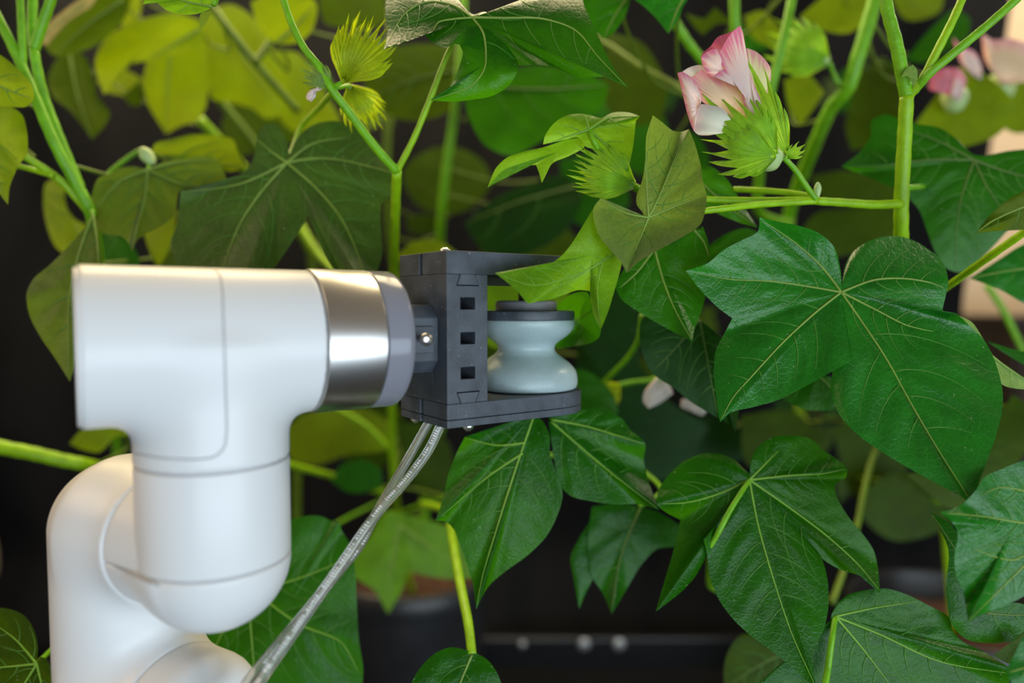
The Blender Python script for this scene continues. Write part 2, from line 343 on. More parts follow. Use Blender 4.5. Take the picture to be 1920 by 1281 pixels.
def surface_net(name, fn, lo, hi, h_, mat, parent):
    """smooth closed surface of a distance function"""
    ax = [np.arange(lo[i], hi[i] + h_, h_) for i in range(3)]; X = np.stack(np.meshgrid(*ax, indexing='ij'), -1); v = fn(X); n = v.shape
    s_ = v < 0; acc = np.zeros((n[0] - 1, n[1] - 1, n[2] - 1, 3)); cnt = np.zeros(acc.shape[:3])
    cor = [(i, j, k) for i in (0, 1) for j in (0, 1) for k in (0, 1)]
    sl = lambda A, c: A[c[0]:n[0] - 1 + c[0], c[1]:n[1] - 1 + c[1], c[2]:n[2] - 1 + c[2]]
    for a in range(8):
        for c in range(a + 1, 8):
            ca, cc = cor[a], cor[c]
            if sum(abs(x - y) for x, y in zip(ca, cc)) != 1: continue
            va, vc = sl(v, ca), sl(v, cc); m = (va < 0) != (vc < 0); t = np.where(m, va / np.where(m, va - vc, 1), 0)
            acc += np.where(m[..., None], np.array(ca) + t[..., None] * (np.array(cc) - np.array(ca)), 0); cnt += m
    on = cnt > 0; idx = -np.ones(on.shape, int); idx[on] = np.arange(on.sum()); I = np.argwhere(on)
    V = (I + acc[on] / cnt[on][:, None]) * h_ + np.array(lo); Fc = []
    for d in range(3):
        e1, e2 = (d + 1) % 3, (d + 2) % 3; A = np.take(s_, range(n[d] - 1), d); B_ = np.take(s_, range(1, n[d]), d)
        for x in np.argwhere(A != B_):
            if x[e1] == 0 or x[e2] == 0 or x[e1] >= n[e1] - 1 or x[e2] >= n[e2] - 1: continue
            q = []
            for o1, o2 in ((-1, -1), (0, -1), (0, 0), (-1, 0)):
                y = x.copy(); y[e1] += o1; y[e2] += o2; q.append(int(idx[tuple(y)]))
            if not A[tuple(x)]: q.reverse()
            Fc.append(tuple(q))
    return mesh(name, V, Fc, mat, parent)
def fuse(name, parts, mat, parent, vox=.0013, it=8, **k):
    mb = MB()
    for V, Fc in parts: mb.add(V, Fc)
    return remesh(mesh(name, mb.v, mb.f, mat, parent, **k), vox, it)
def robot():
    colc = FC - AU * .096; cx, cy = colc.x, colc.y; za = FC.z; rw = .0381; rv = .0368
    base = Vector((cx - .067, cy + .04, .004))
    t = thing('robot_arm', base, 'white robot arm with rounded tube joints reaching in from lower left', 'robot arm')
    # flange ring, aluminium band
    V, Fc = lathe_geo(rprof(.0386, -.0160, 0, .004, .0008, 6), FC, AU, 96); autosmooth(mesh('flange_ring', V, Fc, M['ring'], t, label='translucent grey ring at the tool flange'), 60)
    V, Fc = lathe_geo(rprof(.0300, -.014, -.0012, .001, .0005), FC, AU, 64); autosmooth(mesh('flange_core', V, Fc, M['gcap'], t))
    V, Fc = lathe_geo(rprof(.0388, -.0475, -.0166, .0005, .0005), FC, AU, 96); autosmooth(mesh('flange_band', V, Fc, M['alu'], t, label='brushed silver band'))
    # wrist T housing
    T_ = lambda X: smin(sd_cyl(X, FC, AU, -.1535, -.0481, rw, .0010), sd_cyl(X, (cx, cy, za), (0, 0, 1), -.0578, .0, rv, .0006), .011)
    wh = surface_net('wrist_housing', T_, (FC - AU * .155 - AV * .0 - Vector((.026, .045, .064))), (FC - AU * .046 + Vector((.026, .045, .046))), .00125, M['plastic'], t)
    V, Fc = lathe_geo(rprof(rw - .0012, -.1548, -.1530, .0006, .0006), FC, AU, 96); autosmooth(mesh('end_cap', V, Fc, M['plastic'], t))
    zs1 = za - .0585; zs2 = za - .1085
    V, Fc = lathe_geo([(rv - .0016, zs2 - .004), (rv - .0016, zs1 + .003)], (cx, cy, 0), (0, 0, 1), 64); autosmooth(mesh('joint_core', V, Fc, M['plastic2'], t))
    V, Fc = lathe_geo(rprof(rv, zs2 + .0005, zs1 - .0005, .0006, .0006), (cx, cy, 0), (0, 0, 1), 96); sl = autosmooth(mesh('joint_sleeve', V, Fc, M['plastic'], t))
    wd = Vector((-.857, .515, 0)).normalized()
    jz = za - .1035
    def sph(c, r, n=48, m=24, zmax=None):
        pr = [(r * math.sin(math.pi * i / m), -r * math.cos(math.pi * i / m)) for i in range(m + 1)]
        return lathe_geo(pr, c, (0, 0, 1), n, cap=False)
    jo = Vector((cx, cy, jz - .0015)); zt_ = zs2 - .0006
    E_ = lambda X: np.maximum(smin(sd_cap(X, (cx, cy, zt_), (cx, cy, zt_ + .02), rv), sd_cyl(X, jo, wd, -.002, .0405, .0352, .001), .008), X[..., 2] - zt_)
    eh = surface_net('elbow_housing', E_, jo - Vector((.068, .045, .05)), jo + Vector((.044, .062, .009)), .0011, M['plastic'], t)
    eh.modifiers.new('fair', 'SMOOTH').iterations = 2
    S2 = lambda X: np.maximum(sd_cyl(X, jo, wd, .004, .0405, .0352, .001), -(X[..., 2] - zt_ - .0002)) + 0 * X[..., 0]
    S3 = lambda X: np.maximum(S2(X), rv - .0020 - np.hypot(X[..., 0] - cx, X[..., 1] - cy))
    surface_net('elbow_collar', S3, jo - Vector((.068, .045, .01)), jo + Vector((.044, .062, .040)), .0011, M['plastic'], t)
    V, Fc = lathe_geo([(.0335, .035), (.0335, .046)], Vector((cx, cy, jz - .0015)), wd, 64); autosmooth(mesh('joint_core', V, Fc, M['plastic2'], t))
    # forearm link
    lc = Vector((cx, cy, jz - .0015)) + wd * .080; lr = .0378
    low = Vector((lc.x, lc.y, lc.z - .098))
    L_ = lambda X: smin(smin(sd_cap(X, lc, lc - Vector((0, 0, .14)), lr), sd_cyl(X, lc, -wd, 0, .0386, .0358, .001), .012), sd_cyl(X, low, -wd, 0, .045, .0375, .001), .014)
    lk = surface_net('forearm_link', L_, lc - Vector((.044, .062, .182)), lc + Vector((.092, .044, .044)), .00135, M['plastic'], t)
    # lower joint below the frame, and the pedestal it stands on
    V, Fc = lathe_geo(rprof(.0372, .0457, .077, .016, .001, 8), low, -wd, 96); autosmooth(mesh('shoulder_cap', V, Fc, M['plastic'], t))
    V, Fc = lathe_geo(rprof(.0374, -(low.z - .05 - .075), -.053, .002, .001), Vector((low.x, low.y, low.z)), (0, 0, 1), 96); autosmooth(mesh('upper_arm_link', V, Fc, M['plastic'], t))
    V, Fc = lathe_geo(rprof(.052, .02, .13, .006, .001, 6), Vector((low.x, low.y, 0)), (0, 0, 1), 96); autosmooth(mesh('shoulder_housing', V, Fc, M['plastic'], t))
    V, Fc = lathe_geo(rprof(.066, .004, .0195, .003, .001), Vector((low.x, low.y, 0)), (0, 0, 1), 96); autosmooth(mesh('base_plate', V, Fc, M['alu'], t))
    # seams traced on the surfaces
    bpy.context.view_layer.update(); dg = bpy.context.evaluated_depsgraph_get()
    def onto(obs, pts, rad, name='seam', mat='plastic2', sub=10, sink=.35):
        trees = []
        for o in obs:
            trees.append((BVHTree.FromObject(o, dg), o.matrix_world.copy()))
        out = []
        for q in cr(pts, sub):
            d = (P(q[0], q[1], 1.0) - Vector((0, 0, CAMZ))).normalized(); best = None
            for tr, mw in trees:
                im = mw.inverted(); h = tr.ray_cast(im @ Vector((0, 0, CAMZ)), im.to_3x3() @ d)
                if h[0] is not None:
                    wp = mw @ h[0]; nn = mw.to_3x3() @ h[1]
                    if best is None or h[3] < best[0]: best = (h[3], wp - nn * rad * sink)
            if best: out.append(best[1])
        if len(out) > 2:
            V, Fc = tube_geo(out, rad, 6); mesh(name, V, Fc, M[mat], t)
    onto([wh], [(404, 508), (412, 516), (417, 540), (420, 620), (423, 720), (425, 810), (421, 838), (405, 855), (380, 861), (330, 861), (290, 857), (252, 850)], .0006)
    onto([eh], [(182, 1068), (184, 1054), (192, 1050), (205, 1056), (240, 1074), (275, 1090), (300, 1098)], .0007)
    for q in ((157, 1030, .0011), (141, 1080, .0005)):
        pass
    return t
ROB = robot()

# ------------------------------------------------------------------ gripper
GT = math.radians(35.5); GU = Vector((math.cos(GT), math.sin(GT), 0)); GV = Vector((-math.sin(GT), math.cos(GT), 0)); GC = W(-.0363, .400, 0)
def G(u, v, z): return GC + GU * u + GV * v + Z * z
def prism(outer, holes, ex):
    """outer/holes lists of 3-D points, extruded along ex"""
    loops = [outer] + holes; tri = tessellate_polygon([[Vector(p) for p in l] for l in loops])
    flat = [Vector(p) for l in loops for p in l]; n = len(flat); ex = Vector(ex)
    V = flat + [p + ex for p in flat]; Fc = [tuple(t_) for t_ in tri] + [tuple(i + n for i in reversed(t_)) for t_ in tri]
    k = 0
    for l in loops:
        m = len(l)
        for i in range(m): a, b = k + i, k + (i + 1) % m; Fc.append((a, b, b + n, a + n))
        k += m
    return V, Fc
def fixn(o, w_=.0005):
    bm = bmesh.new(); bm.from_mesh(o.data); bmesh.ops.recalc_face_normals(bm, faces=bm.faces); bmesh.ops.dissolve_limit(bm, angle_limit=.01, verts=bm.verts, edges=bm.edges); bm.to_mesh(o.data); bm.free()
    if w_: bevel(o, w_, 2)
    return o
def gripper():
    zt, zt0, zb1, zb = .0299, .0168, -.0566, -.0703
    D = .0575; wall_w = .0272
    t = thing('gripper', G(.03, .03, zb), 'black printed roller gripper bolted to the silver end of the arm', 'gripper')
    def uz(pts, v): return [G(u, v, z) for u, z in pts]
    # dovetail outline
    d = .0060; a1, a2 = .0092, .0185; b1, b2 = .0068, .0212; g = .00050
    topn = [(b2 + g, zt0 - d - g), (b1 - g, zt0 - d - g), (a1 - g, zt0 - g)]
    notch_t = [(a2 + g, zt0), (b2 + g, zt0 - d - g), (b1 - g, zt0 - d - g), (a1 - g, zt0)]
    notch_b = [(a1 - g, zb1), (b1 - g, zb1 + d + g), (b2 + g, zb1 + d + g), (a2 + g, zb1)]
    outer = [(0, zb1 + .0001), *[(p[0], p[1] + (.0001 if p[1] == zb1 else 0)) for p in notch_b], (wall_w, zb1 + .0001), (wall_w, zt0 - .0001), *[(p[0], p[1] - (.0001 if p[1] == zt0 else 0)) for p in notch_t], (0, zt0 - .0001)]
    holes = []
    for zc in (.0003, -.0195, -.0394): holes.append([(.0089, zc - .0034), (.0187, zc - .0034), (.0187, zc + .0034), (.0089, zc + .0034)])
    V, Fc = prism(uz(outer, 0), [uz(h, 0) for h in holes], GV * .016); m1 = MB().add(V, Fc)
    up = fixn(mesh('upright', m1.v, m1.f, M['black'], t, smooth=False), .0003)
    V, Fc = prism(uz([(0, zb1 + .0001), (wall_w, zb1 + .0001), (wall_w, zt0 - .0001), (0, zt0 - .0001)], .0161), [], GV * (D - .0161)); fixn(mesh('back_block', V, Fc, M['black'], t, smooth=False), .0003)
    # plates: plan outline with slot on the left face and a round end
    def plate(name, z0, z1, slot, uc=.0822, rr=.0365, cut=True, ext=0):
        vc = rr; pts = [(0, 0)]
        pts.append((uc - .02, -.0))
        for i in range(0, 25):
            a = -math.pi / 2 + math.pi * i / 24; pts.append((uc + rr * math.cos(a), vc + rr * math.sin(a)))
        pts += [(uc - .02, 2 * rr - .002), (wall_w + .006, D), (0, D)]
        if slot: pts += [(0, .0322), (.010, .0322), (.010, .0284), (0, .0284)]
        V, Fc = prism([G(u, v, z0) for u, v in pts], [], Z * (z1 - z0)); o = fixn(mesh(name, V, Fc, M['black'], t, smooth=False), .0004); return o
    tp = plate('top_plate', zt0, zt, True, .078, .033)
    plate('bottom_plate', zb + .0047, zb1, True); lo = plate('bottom_cover', zb, zb + .00445, True)
    V, Fc = prism(uz([(a1, zt0 - .00005), (a2, zt0 - .00005), (b2, zt0 - d), (b1, zt0 - d)], -.0001), [], GV * .0158); fixn(mesh('dovetail', V, Fc, M['black'], t, smooth=False), .0002)
    V, Fc = prism(uz([(a1, zb1 + .00005), (a2, zb1 + .00005), (b2, zb1 + d), (b1, zb1 + d)], -.0001), [], GV * .0158); fixn(mesh('dovetail', V, Fc, M['black'], t, smooth=False), .0002)
    # rail under the top plate
    V, Fc = prism([G(u, .006, z) for u, z in ((wall_w, zt0 - .0005), (.075, zt0 - .0005), (.075, zt0 - .0058), (wall_w, zt0 - .0058))], [], GV * .01); fixn(mesh('rail', V, Fc, M['black2'], t, smooth=False), .0004)
    # mount block between flange and gripper: chamfered box with pockets
    mz = -.0200; hh, hv, ch = .0195, .0195, .0072; mv = .0290
    octa = [(-hv + ch, -hh), (hv - ch, -hh), (hv, -hh + ch), (hv, hh - ch), (hv - ch, hh), (-hv + ch, hh), (-hv, hh - ch), (-hv, -hh + ch)]
    V, Fc = prism([G(-.0001, mv + a, mz + b) for a, b in octa], [], -GU * .0215); fixn(mesh('mount_block', V, Fc, M['black'], t, smooth=False), .0006)
    V, Fc = prism([G(-.004, mv + a, mz + b) for a, b in ((-hv - .002, -.0075), (-hv + .002, -.0075), (-hv + .002, .0075), (-hv - .002, .0075))], [], -GU * .015); fixn(mesh('mount_rib', V, Fc, M['black'], t, smooth=False), .0004)
    # roller
    uc, vc = .0822, .0365; q = .0460
    prof = [(.0315, 0), (.0333, .0010), (.0342, .0035), (.0341, .0080), (.0331, .0118), (.0313, .0146), (.0285, .0174), (.0248, .0203), (.0212, .0228), (.0193, .0252), (.0189, .0270), (.0193, .0288), (.0209, .0308), (.0240, .0330), (.0275, .0356), (.0302, .0385), (.0317, .0412), (.0322, .0438), (.0320, .0455), (.0310, .0460)]
    pc_ = cr([(r, h, 0) for r, h in prof], 3); V, Fc = lathe_geo([(p[0], p[1]) for p in pc_], G(uc, vc, zb1 + .0003), Z, 96)
    ro = autosmooth(mesh('roller', V, Fc, M['silicone'], t, label='pale blue-grey rubber roller with a narrow waist'), 60)
    V, Fc = lathe_geo(rprof(.0321, q + .0003, q + .0062, .0012, .0004), G(uc, vc, zb1), Z, 96); autosmooth(mesh('roller_collar', V, Fc, M['black'], t))
    V, Fc = lathe_geo(rprof(.0204, q + .0062, q + .0128, .0022, .0002), G(uc, vc, zb1), Z, 64); autosmooth(mesh('roller_cap', V, Fc, M['gcap'], t, label='grey rubber cap on top of the roller'))
    V, Fc = lathe_geo(rprof(.0052, q + .0128, zt0 - zb1, .0003, .0003), G(uc, vc, zb1), Z, 24); autosmooth(mesh('axle', V, Fc, M['black2'], t))
    # screws: dome head + recessed socket
    def screw(c, ax, r=.0031, L=.0, h=.0022):
        ax = Vector(ax).normalized(); pr = [(r * .98, 0)] + [(r * math.cos(math.pi / 2 * i / 6), .0004 + (h - .0004) * math.sin(math.pi / 2 * i / 6)) for i in range(5)] + [(r * .42, h), (r * .40, h - .0012), (.0001, h - .0012)]
        if L: pr = [(r * .5, -L), (r * .5, 0)] + pr
        V, Fc = lathe_geo(pr, c, ax, 24); autosmooth(mesh('screw', V, Fc, M['steel'], t, label='small silver screw'))
    screw(G(.005, .010, zt), Z); screw(G(.005, .0475, zb), -Z, .0034, 0, .0034); screw(G(.0165, .0045, zb), -Z, .0034, 0, .0034)
    screw(P(799, 637, .388), (P(830, 640, .30) - P(799, 637, .388)), .0036, .009, .0026)
    return t
GRIP = gripper()

# two clear tubes
def tubes():
    A = [(829, 792, .4215), (803, 846, .420), (760, 903, .412), (722, 945, .402), (690, 985, .394), (645, 1052, .386), (590, 1130, .378), (535, 1210, .371), (492, 1272, .366), (440, 1350, .338), (380, 1450, .315)]
    B = [(805, 790, .437), (771, 850, .434), (731, 918, .424), (702, 968, .411), (676, 1020, .399), (628, 1080, .389), (570, 1152, .380), (511, 1222, .373), (463, 1281, .3685), (418, 1356, .34), (350, 1455, .318)]
    for i, (pp, lab) in enumerate(((A, 'clear plastic tube with white print, front one of two below the gripper'), (B, 'clear plastic tube crossing behind the printed tube under the gripper'))):
        pts = path(pp, 6); t = thing('clear_tube', pts[-1], lab, 'tube')
        V, Fc = tube_geo(pts, .0028, 20, cap=False); Vi, Fi = tube_geo(pts, .0016, 16, cap=False); n = len(V)
        m = MB().add(V, Fc).add(Vi, [tuple(reversed(f)) for f in Fi]); mesh('tube_wall', m.v, m.f, M['tube'], t)
        # print marks: short white strokes along the tube
        rr = random.Random(5 + i); k = 2; mb = MB(); cur = 0.0; acc = [0.0]
        for a, b in zip(pts, pts[1:]): acc.append(acc[-1] + (b - a).length)
        def at(s):
            for j in range(len(acc) - 1):
                if acc[j + 1] >= s: f = (s - acc[j]) / (acc[j + 1] - acc[j]); return pts[j].lerp(pts[j + 1], f), (pts[j + 1] - pts[j]).normalized()
            return pts[-1], (pts[-1] - pts[-2]).normalized()
        s = .004 if i == 0 else .075; end = acc[-1] if i == 0 else .16
        while s < end - .004:
            word = rr.randint(3, 8)
            for c in range(word):
                p, tg = at(s); view = (Vector((0, 0, CAMZ)) - p).normalized(); side = tg.cross(view).normalized(); up = side.cross(tg).normalized()
                o = side * (.0009 * (1 if i == 0 else -.6)) ; nrm = (up * .0024 + o).normalized(); c0 = p + nrm * .00284
                sd = nrm.cross(tg); hw = rr.uniform(.0006, .0010); ln = rr.uniform(.0005, .0011)
                q = [c0 - sd * hw - tg * ln / 2, c0 + sd * hw - tg * ln / 2, c0 + sd * hw + tg * ln / 2, c0 - sd * hw + tg * ln / 2]
                mb.add(q + [x + nrm * .00008 for x in q], [(0, 1, 2, 3), (4, 5, 6, 7), (0, 1, 5, 4), (2, 3, 7, 6)]); s += .0016
            s += rr.uniform(.0016, .004)
        mesh('printed_lettering', mb.v, mb.f, M['ink'], t, smooth=False)
tubes()

# ------------------------------------------------------------------ plants
PL = {}; STEM = {}
def plant(key, root, label): PL[key] = thing('cotton_plant', root, label, 'plant', None); STEM[key] = []
def stem(key, pp, r0, r1, mat='stem', name='branch', sub=6):
    if pp[-1][1] < -5 and pp[-1][1] > -100:
        a, e = pp[-2], pp[-1]; k = 190 / max(40, a[1] - e[1]); pp = list(pp) + [(e[0] + (e[0] - a[0]) * k * .7, e[1] - 190, e[2] + (e[2] - a[2]) * k * .5)]
    pts = path(pp, sub); STEM[key] += pts; m = len(pts)
    rad = [(r0 + (r1 - r0) * i / (m - 1)) * (1 + .04 * math.sin(i * 2.1)) for i in range(m)]
    V, Fc = tube_geo(pts, rad, 12); return mesh(name, V, Fc, M[mat], PL[key])
class Fan:
    def __init__(s, outline, c, f, d0, g, curl, ruf, belly, k=6):
        s.c = np.array(c, float); s.f = np.array(f, float); s.d0, s.g, s.belly = d0, np.array(g, float) * 1e-3, belly * 1e-3
        A = cr([(p[0], p[1], p[2] if len(p) > 2 else 0.0) for p in outline], k, True, .25); s.A = A
        rr = np.hypot(A[:, 0] - s.f[0], A[:, 1] - s.f[1])
        th = np.arctan2(A[:, 1] - s.f[1], A[:, 0] - s.f[0])
        s.e = A[:, 2] * 1e-3 + curl * 1e-3 * (rr / 150) ** 2 + ruf * 1e-3 * np.sin(th * 7 + s.f[0]) * (rr / 150)
        s.Q = A[:, :2]
    def depth(s, x, y, e, t): return s.d0 + s.g[0] * (x - s.c[0]) + s.g[1] * (y - s.c[1]) + e * t * t - s.belly * np.sin(np.pi * np.clip(t, 0, 1))
    def find(s, x, y):
        p = np.array([x, y]) - s.f; a = s.Q - s.f; b = np.roll(s.Q, -1, 0) - s.f
        den = a[:, 0] * b[:, 1] - a[:, 1] * b[:, 0]; den[np.abs(den) < 1e-6] = 1e-6
        al = (p[0] * b[:, 1] - p[1] * b[:, 0]) / den; be = (a[:, 0] * p[1] - a[:, 1] * p[0]) / den
        ok = np.where((al >= -1e-4) & (be >= -1e-4) & (al + be <= 1.0))[0]
        if len(ok) == 0: return None
        best = None
        for i in ok:
            t = al[i] + be[i]; e = (al[i] * s.e[i] + be[i] * np.roll(s.e, -1)[i]) / max(t, 1e-6); d = s.depth(x, y, e, t)
            if best is None or d < best[0]: best = (d, t)
        return best
def secondaries(prim, fan, n=6, ang=64):
    out = []
    p = cr([(q[0], q[1], 0) for q in prim], 8)[:, :2]; seg = np.hypot(*np.diff(p, axis=0).T); cum = np.concatenate([[0], np.cumsum(seg)]); L = cum[-1]
    n = min(n, int(L / 42))
    if n < 1: return out
    for i in range(n):
        for sgn in (1, -1):
            fr = .16 + .70 * (i + (.0 if sgn > 0 else .45) + R.uniform(-.16, .16)) / n; s = fr * L; j = max(min(len(seg) - 1, np.searchsorted(cum, s) - 1), 0)
            q = p[j] + (p[j + 1] - p[j]) * ((s - cum[j]) / max(seg[j], 1e-6)); tg = (p[j + 1] - p[j]) / max(seg[j], 1e-6)
            a = math.radians(ang + R.uniform(-8, 8)) * sgn; ln = L * .70 * (1 - fr * .70) * R.uniform(.75, 1.1); st = ln / 9; cur = q.copy(); line = [tuple(cur)]; dec = R.uniform(.82, .90)
            for k in range(9):
                d = np.array([tg[0] * math.cos(a) - tg[1] * math.sin(a), tg[0] * math.sin(a) + tg[1] * math.cos(a)]); cur = cur + d * st; a *= dec
                f = fan.find(cur[0], cur[1])
                if f is None or f[1] > .92: break
                line.append(tuple(cur))
            if len(line) > 3: out.append(line)
    return out
def leaf(key, outline, c, d0, mat='mid', g=(0, -.08), f=None, curl=6, ruf=1.2, veins=None, sec=6, pet=None, lod=2, bulge=1.6, belly=0, extra=(), name='leaf', label=None, vm='vein', vw=1.0, pm='stem', petr=.0016, parent=None, noves=False):
    c = (float(c[0]), float(c[1])); f = f or c
    parent = parent or PL[key]
    K, RG = ((4, 7), (5, 12), (6, 20))[lod]
    pats = [dict(outline=outline, f=f, belly=belly, off=0)] + list(extra)
    V = []; Fc = []; UV = []; vt = None
    for ip, pt in enumerate(pats):
        fan = Fan(pt['outline'], c, pt['f'], d0 + pt.get('off', 0) * 1e-3, pt.get('g', g), pt.get('curl', curl), ruf, pt.get('belly', 0), K)
        if ip == 0:
            f0 = fan
            if veins is None:
                vv = []; A = np.array([(p[0], p[1]) for p in outline], float); n = len(A); dist = np.hypot(A[:, 0] - c[0], A[:, 1] - c[1])
                for i in range(n):
                    u = A[i] - A[i - 1]; w_ = A[(i + 1) % n] - A[i]; cs = np.dot(u, w_) / (np.linalg.norm(u) * np.linalg.norm(w_) + 1e-9); cro = u[0] * w_[1] - u[1] * w_[0]
                    if dist[i] > dist[i - 1] and dist[i] > dist[(i + 1) % n] and (cs < .75) and dist[i] > .35 * dist.max(): vv.append([c, tuple(c + (A[i] - c) * .5 + np.array([-(A[i] - c)[1], (A[i] - c)[0]]) * .03), tuple(c + (A[i] - c) * .97)])
                veins = vv
            segs = []; lines = []
            for pv in veins:
                pr = cr([(q[0], q[1], 0) for q in pv], 8)[:, :2]; lines.append((pr, 1))
                if sec:
                    for sl in secondaries(pv, fan, sec): lines.append((np.array(sl), 0))
            for ln, pri in lines:
                for a, b in zip(ln[:-1], ln[1:]): segs.append((a, b, pri))
        N = len(fan.Q); base = len(V)
        ts = np.concatenate([[0.0], np.linspace(1 / RG, 1, RG)])
        # ring 0 is one vertex
        pos = [fan.f[None, :]] + [fan.f + (fan.Q - fan.f) * t for t in ts[1:]]
        xy = np.concatenate(pos); e = np.concatenate([[0.0]] + [fan.e for t in ts[1:]]); tt = np.concatenate([[0.0]] + [np.full(N, t) for t in ts[1:]])
        d = fan.depth(xy[:, 0], xy[:, 1], e, tt)
        if bulge and segs:
            a = np.array([s_[0] for s_ in segs]); b = np.array([s_[1] for s_ in segs]); ab = b - a; l2 = (ab ** 2).sum(1) + 1e-9
            tq = np.clip(((xy[:, None, :] - a) * ab).sum(2) / l2, 0, 1); dd = np.sqrt((((a + ab * tq[..., None]) - xy[:, None, :]) ** 2).sum(2)).min(1)
            d = d - bulge * 1e-3 * (1 - np.exp(-(dd / 22.0) ** 2)) * (1 - .8 * tt ** 5)
        V.extend(Pn(xy[:, 0], xy[:, 1], d)); UV.extend(xy / 100.0)
        for i in range(N): Fc.append((base, base + 1 + i, base + 1 + (i + 1) % N))
        for r in range(RG - 1):
            o1 = base + 1 + r * N; o2 = o1 + N
            for i in range(N): i2 = (i + 1) % N; Fc.append((o1 + i, o2 + i, o2 + i2, o1 + i2))
    lo = mesh(name, V, Fc, M[mat], parent, uv=UV, label=label)
    if lod > 0 and not noves and lines:
        mb = MB(); mi = []; bv = BVHTree.FromPolygons([Vector(q) for q in V], Fc); eye = Vector((0, 0, CAMZ))
        for ln, pri in lines:
            pts = []; m = len(ln)
            for i, q in enumerate(ln):
                dr = (P(q[0], q[1], 1.0) - eye).normalized(); hit = bv.ray_cast(eye, dr)
                if hit[0] is None:
                    if pts: break
                    continue
                pts.append(hit[0] - dr * .00012)
            if len(pts) < 3: continue
            k = len(pts); sc = d0 / .43 * vw
            rad = [(.00070 * (1 - i / (k - 1)) ** .8 + .00013) * sc if pri else (.00030 * (1 - i / (k - 1)) + .00009) * sc for i in range(k)]
            tv, tf = tube_geo(pts, rad, 5 if pri else 4); mb.add(tv, tf); mi += [0 if pri else 1] * len(tf)
        if mb.v:
            vo = mesh('veins', mb.v, mb.f, M[vm], lo); vo.data.materials.append(M['vein2'] if mat not in ('bright', 'pale') else M['veinb']); vo.data.polygons.foreach_set('material_index', mi)
    if pet is not False:
        h = f0.find(c[0] + .01, c[1] + .01); dc = h[0] if h else d0
        if pet: pts = path([(c[0], c[1], dc + .001)] + list(pet), 6)
        else:
            a = P(c[0], c[1], dc + .001); st = STEM[key]
            if not st: return lo
            b = min(st, key=lambda q: (q - a).length + .6 * max(0, q.z - a.z)); L = (b - a).length
            m1 = a + Vector((0, .03, -.006)); m2 = a.lerp(b, .5) + Vector((0, .05, -.01))
            A = cr([tuple(a), tuple(m1), tuple(m2), tuple(b)], 6); pts = [Vector(q) for q in A]
        V, Fc = tube_geo(pts, [petr * (1 if pet else .7) * (1 + .35 * i / (len(pts) - 1)) for i in range(len(pts))], 8); mesh('petiole', V, Fc, M[pm if pet else 'stemd'], lo)
    return lo
def petal(parent, outline, f, d0, mat, belly=0, g=(0, 0), curl=0, rootdir=None, name='petal', ruf=.6, label=None):
    """UV.y runs from the fan centre (0) to the rim (1)"""
    fan = Fan(outline, f, f, d0, g, curl, ruf, belly, 6); N = len(fan.Q); RG = 10; V = []; UV = []; Fc = []
    th = np.linspace(0, 1, N, endpoint=False)
    xy = [fan.f[None, :]] + [fan.f + (fan.Q - fan.f) * t for t in np.linspace(1 / RG, 1, RG)]
    xy = np.concatenate(xy); e = np.concatenate([[0]] + [fan.e] * RG); tt = np.concatenate([[0]] + [np.full(N, t) for t in np.linspace(1 / RG, 1, RG)])
    d = fan.depth(xy[:, 0], xy[:, 1], e, tt)
    an = np.arctan2(xy[:, 1] - fan.f[1], xy[:, 0] - fan.f[0]); d = d + .0009 * np.sin(an * 13 + f[0]) * tt ** 2
    uv = np.stack([an * 1.2, tt], 1)
    for i in range(N): Fc.append((0, 1 + i, 1 + (i + 1) % N))
    for r in range(RG - 1):
        o1 = 1 + r * N; o2 = o1 + N
        for i in range(N): i2 = (i + 1) % N; Fc.append((o1 + i, o2 + i, o2 + i2, o1 + i2))
    return mesh(name, Pn(xy[:, 0], xy[:, 1], d), Fc, M[mat], parent, uv=uv, label=label)
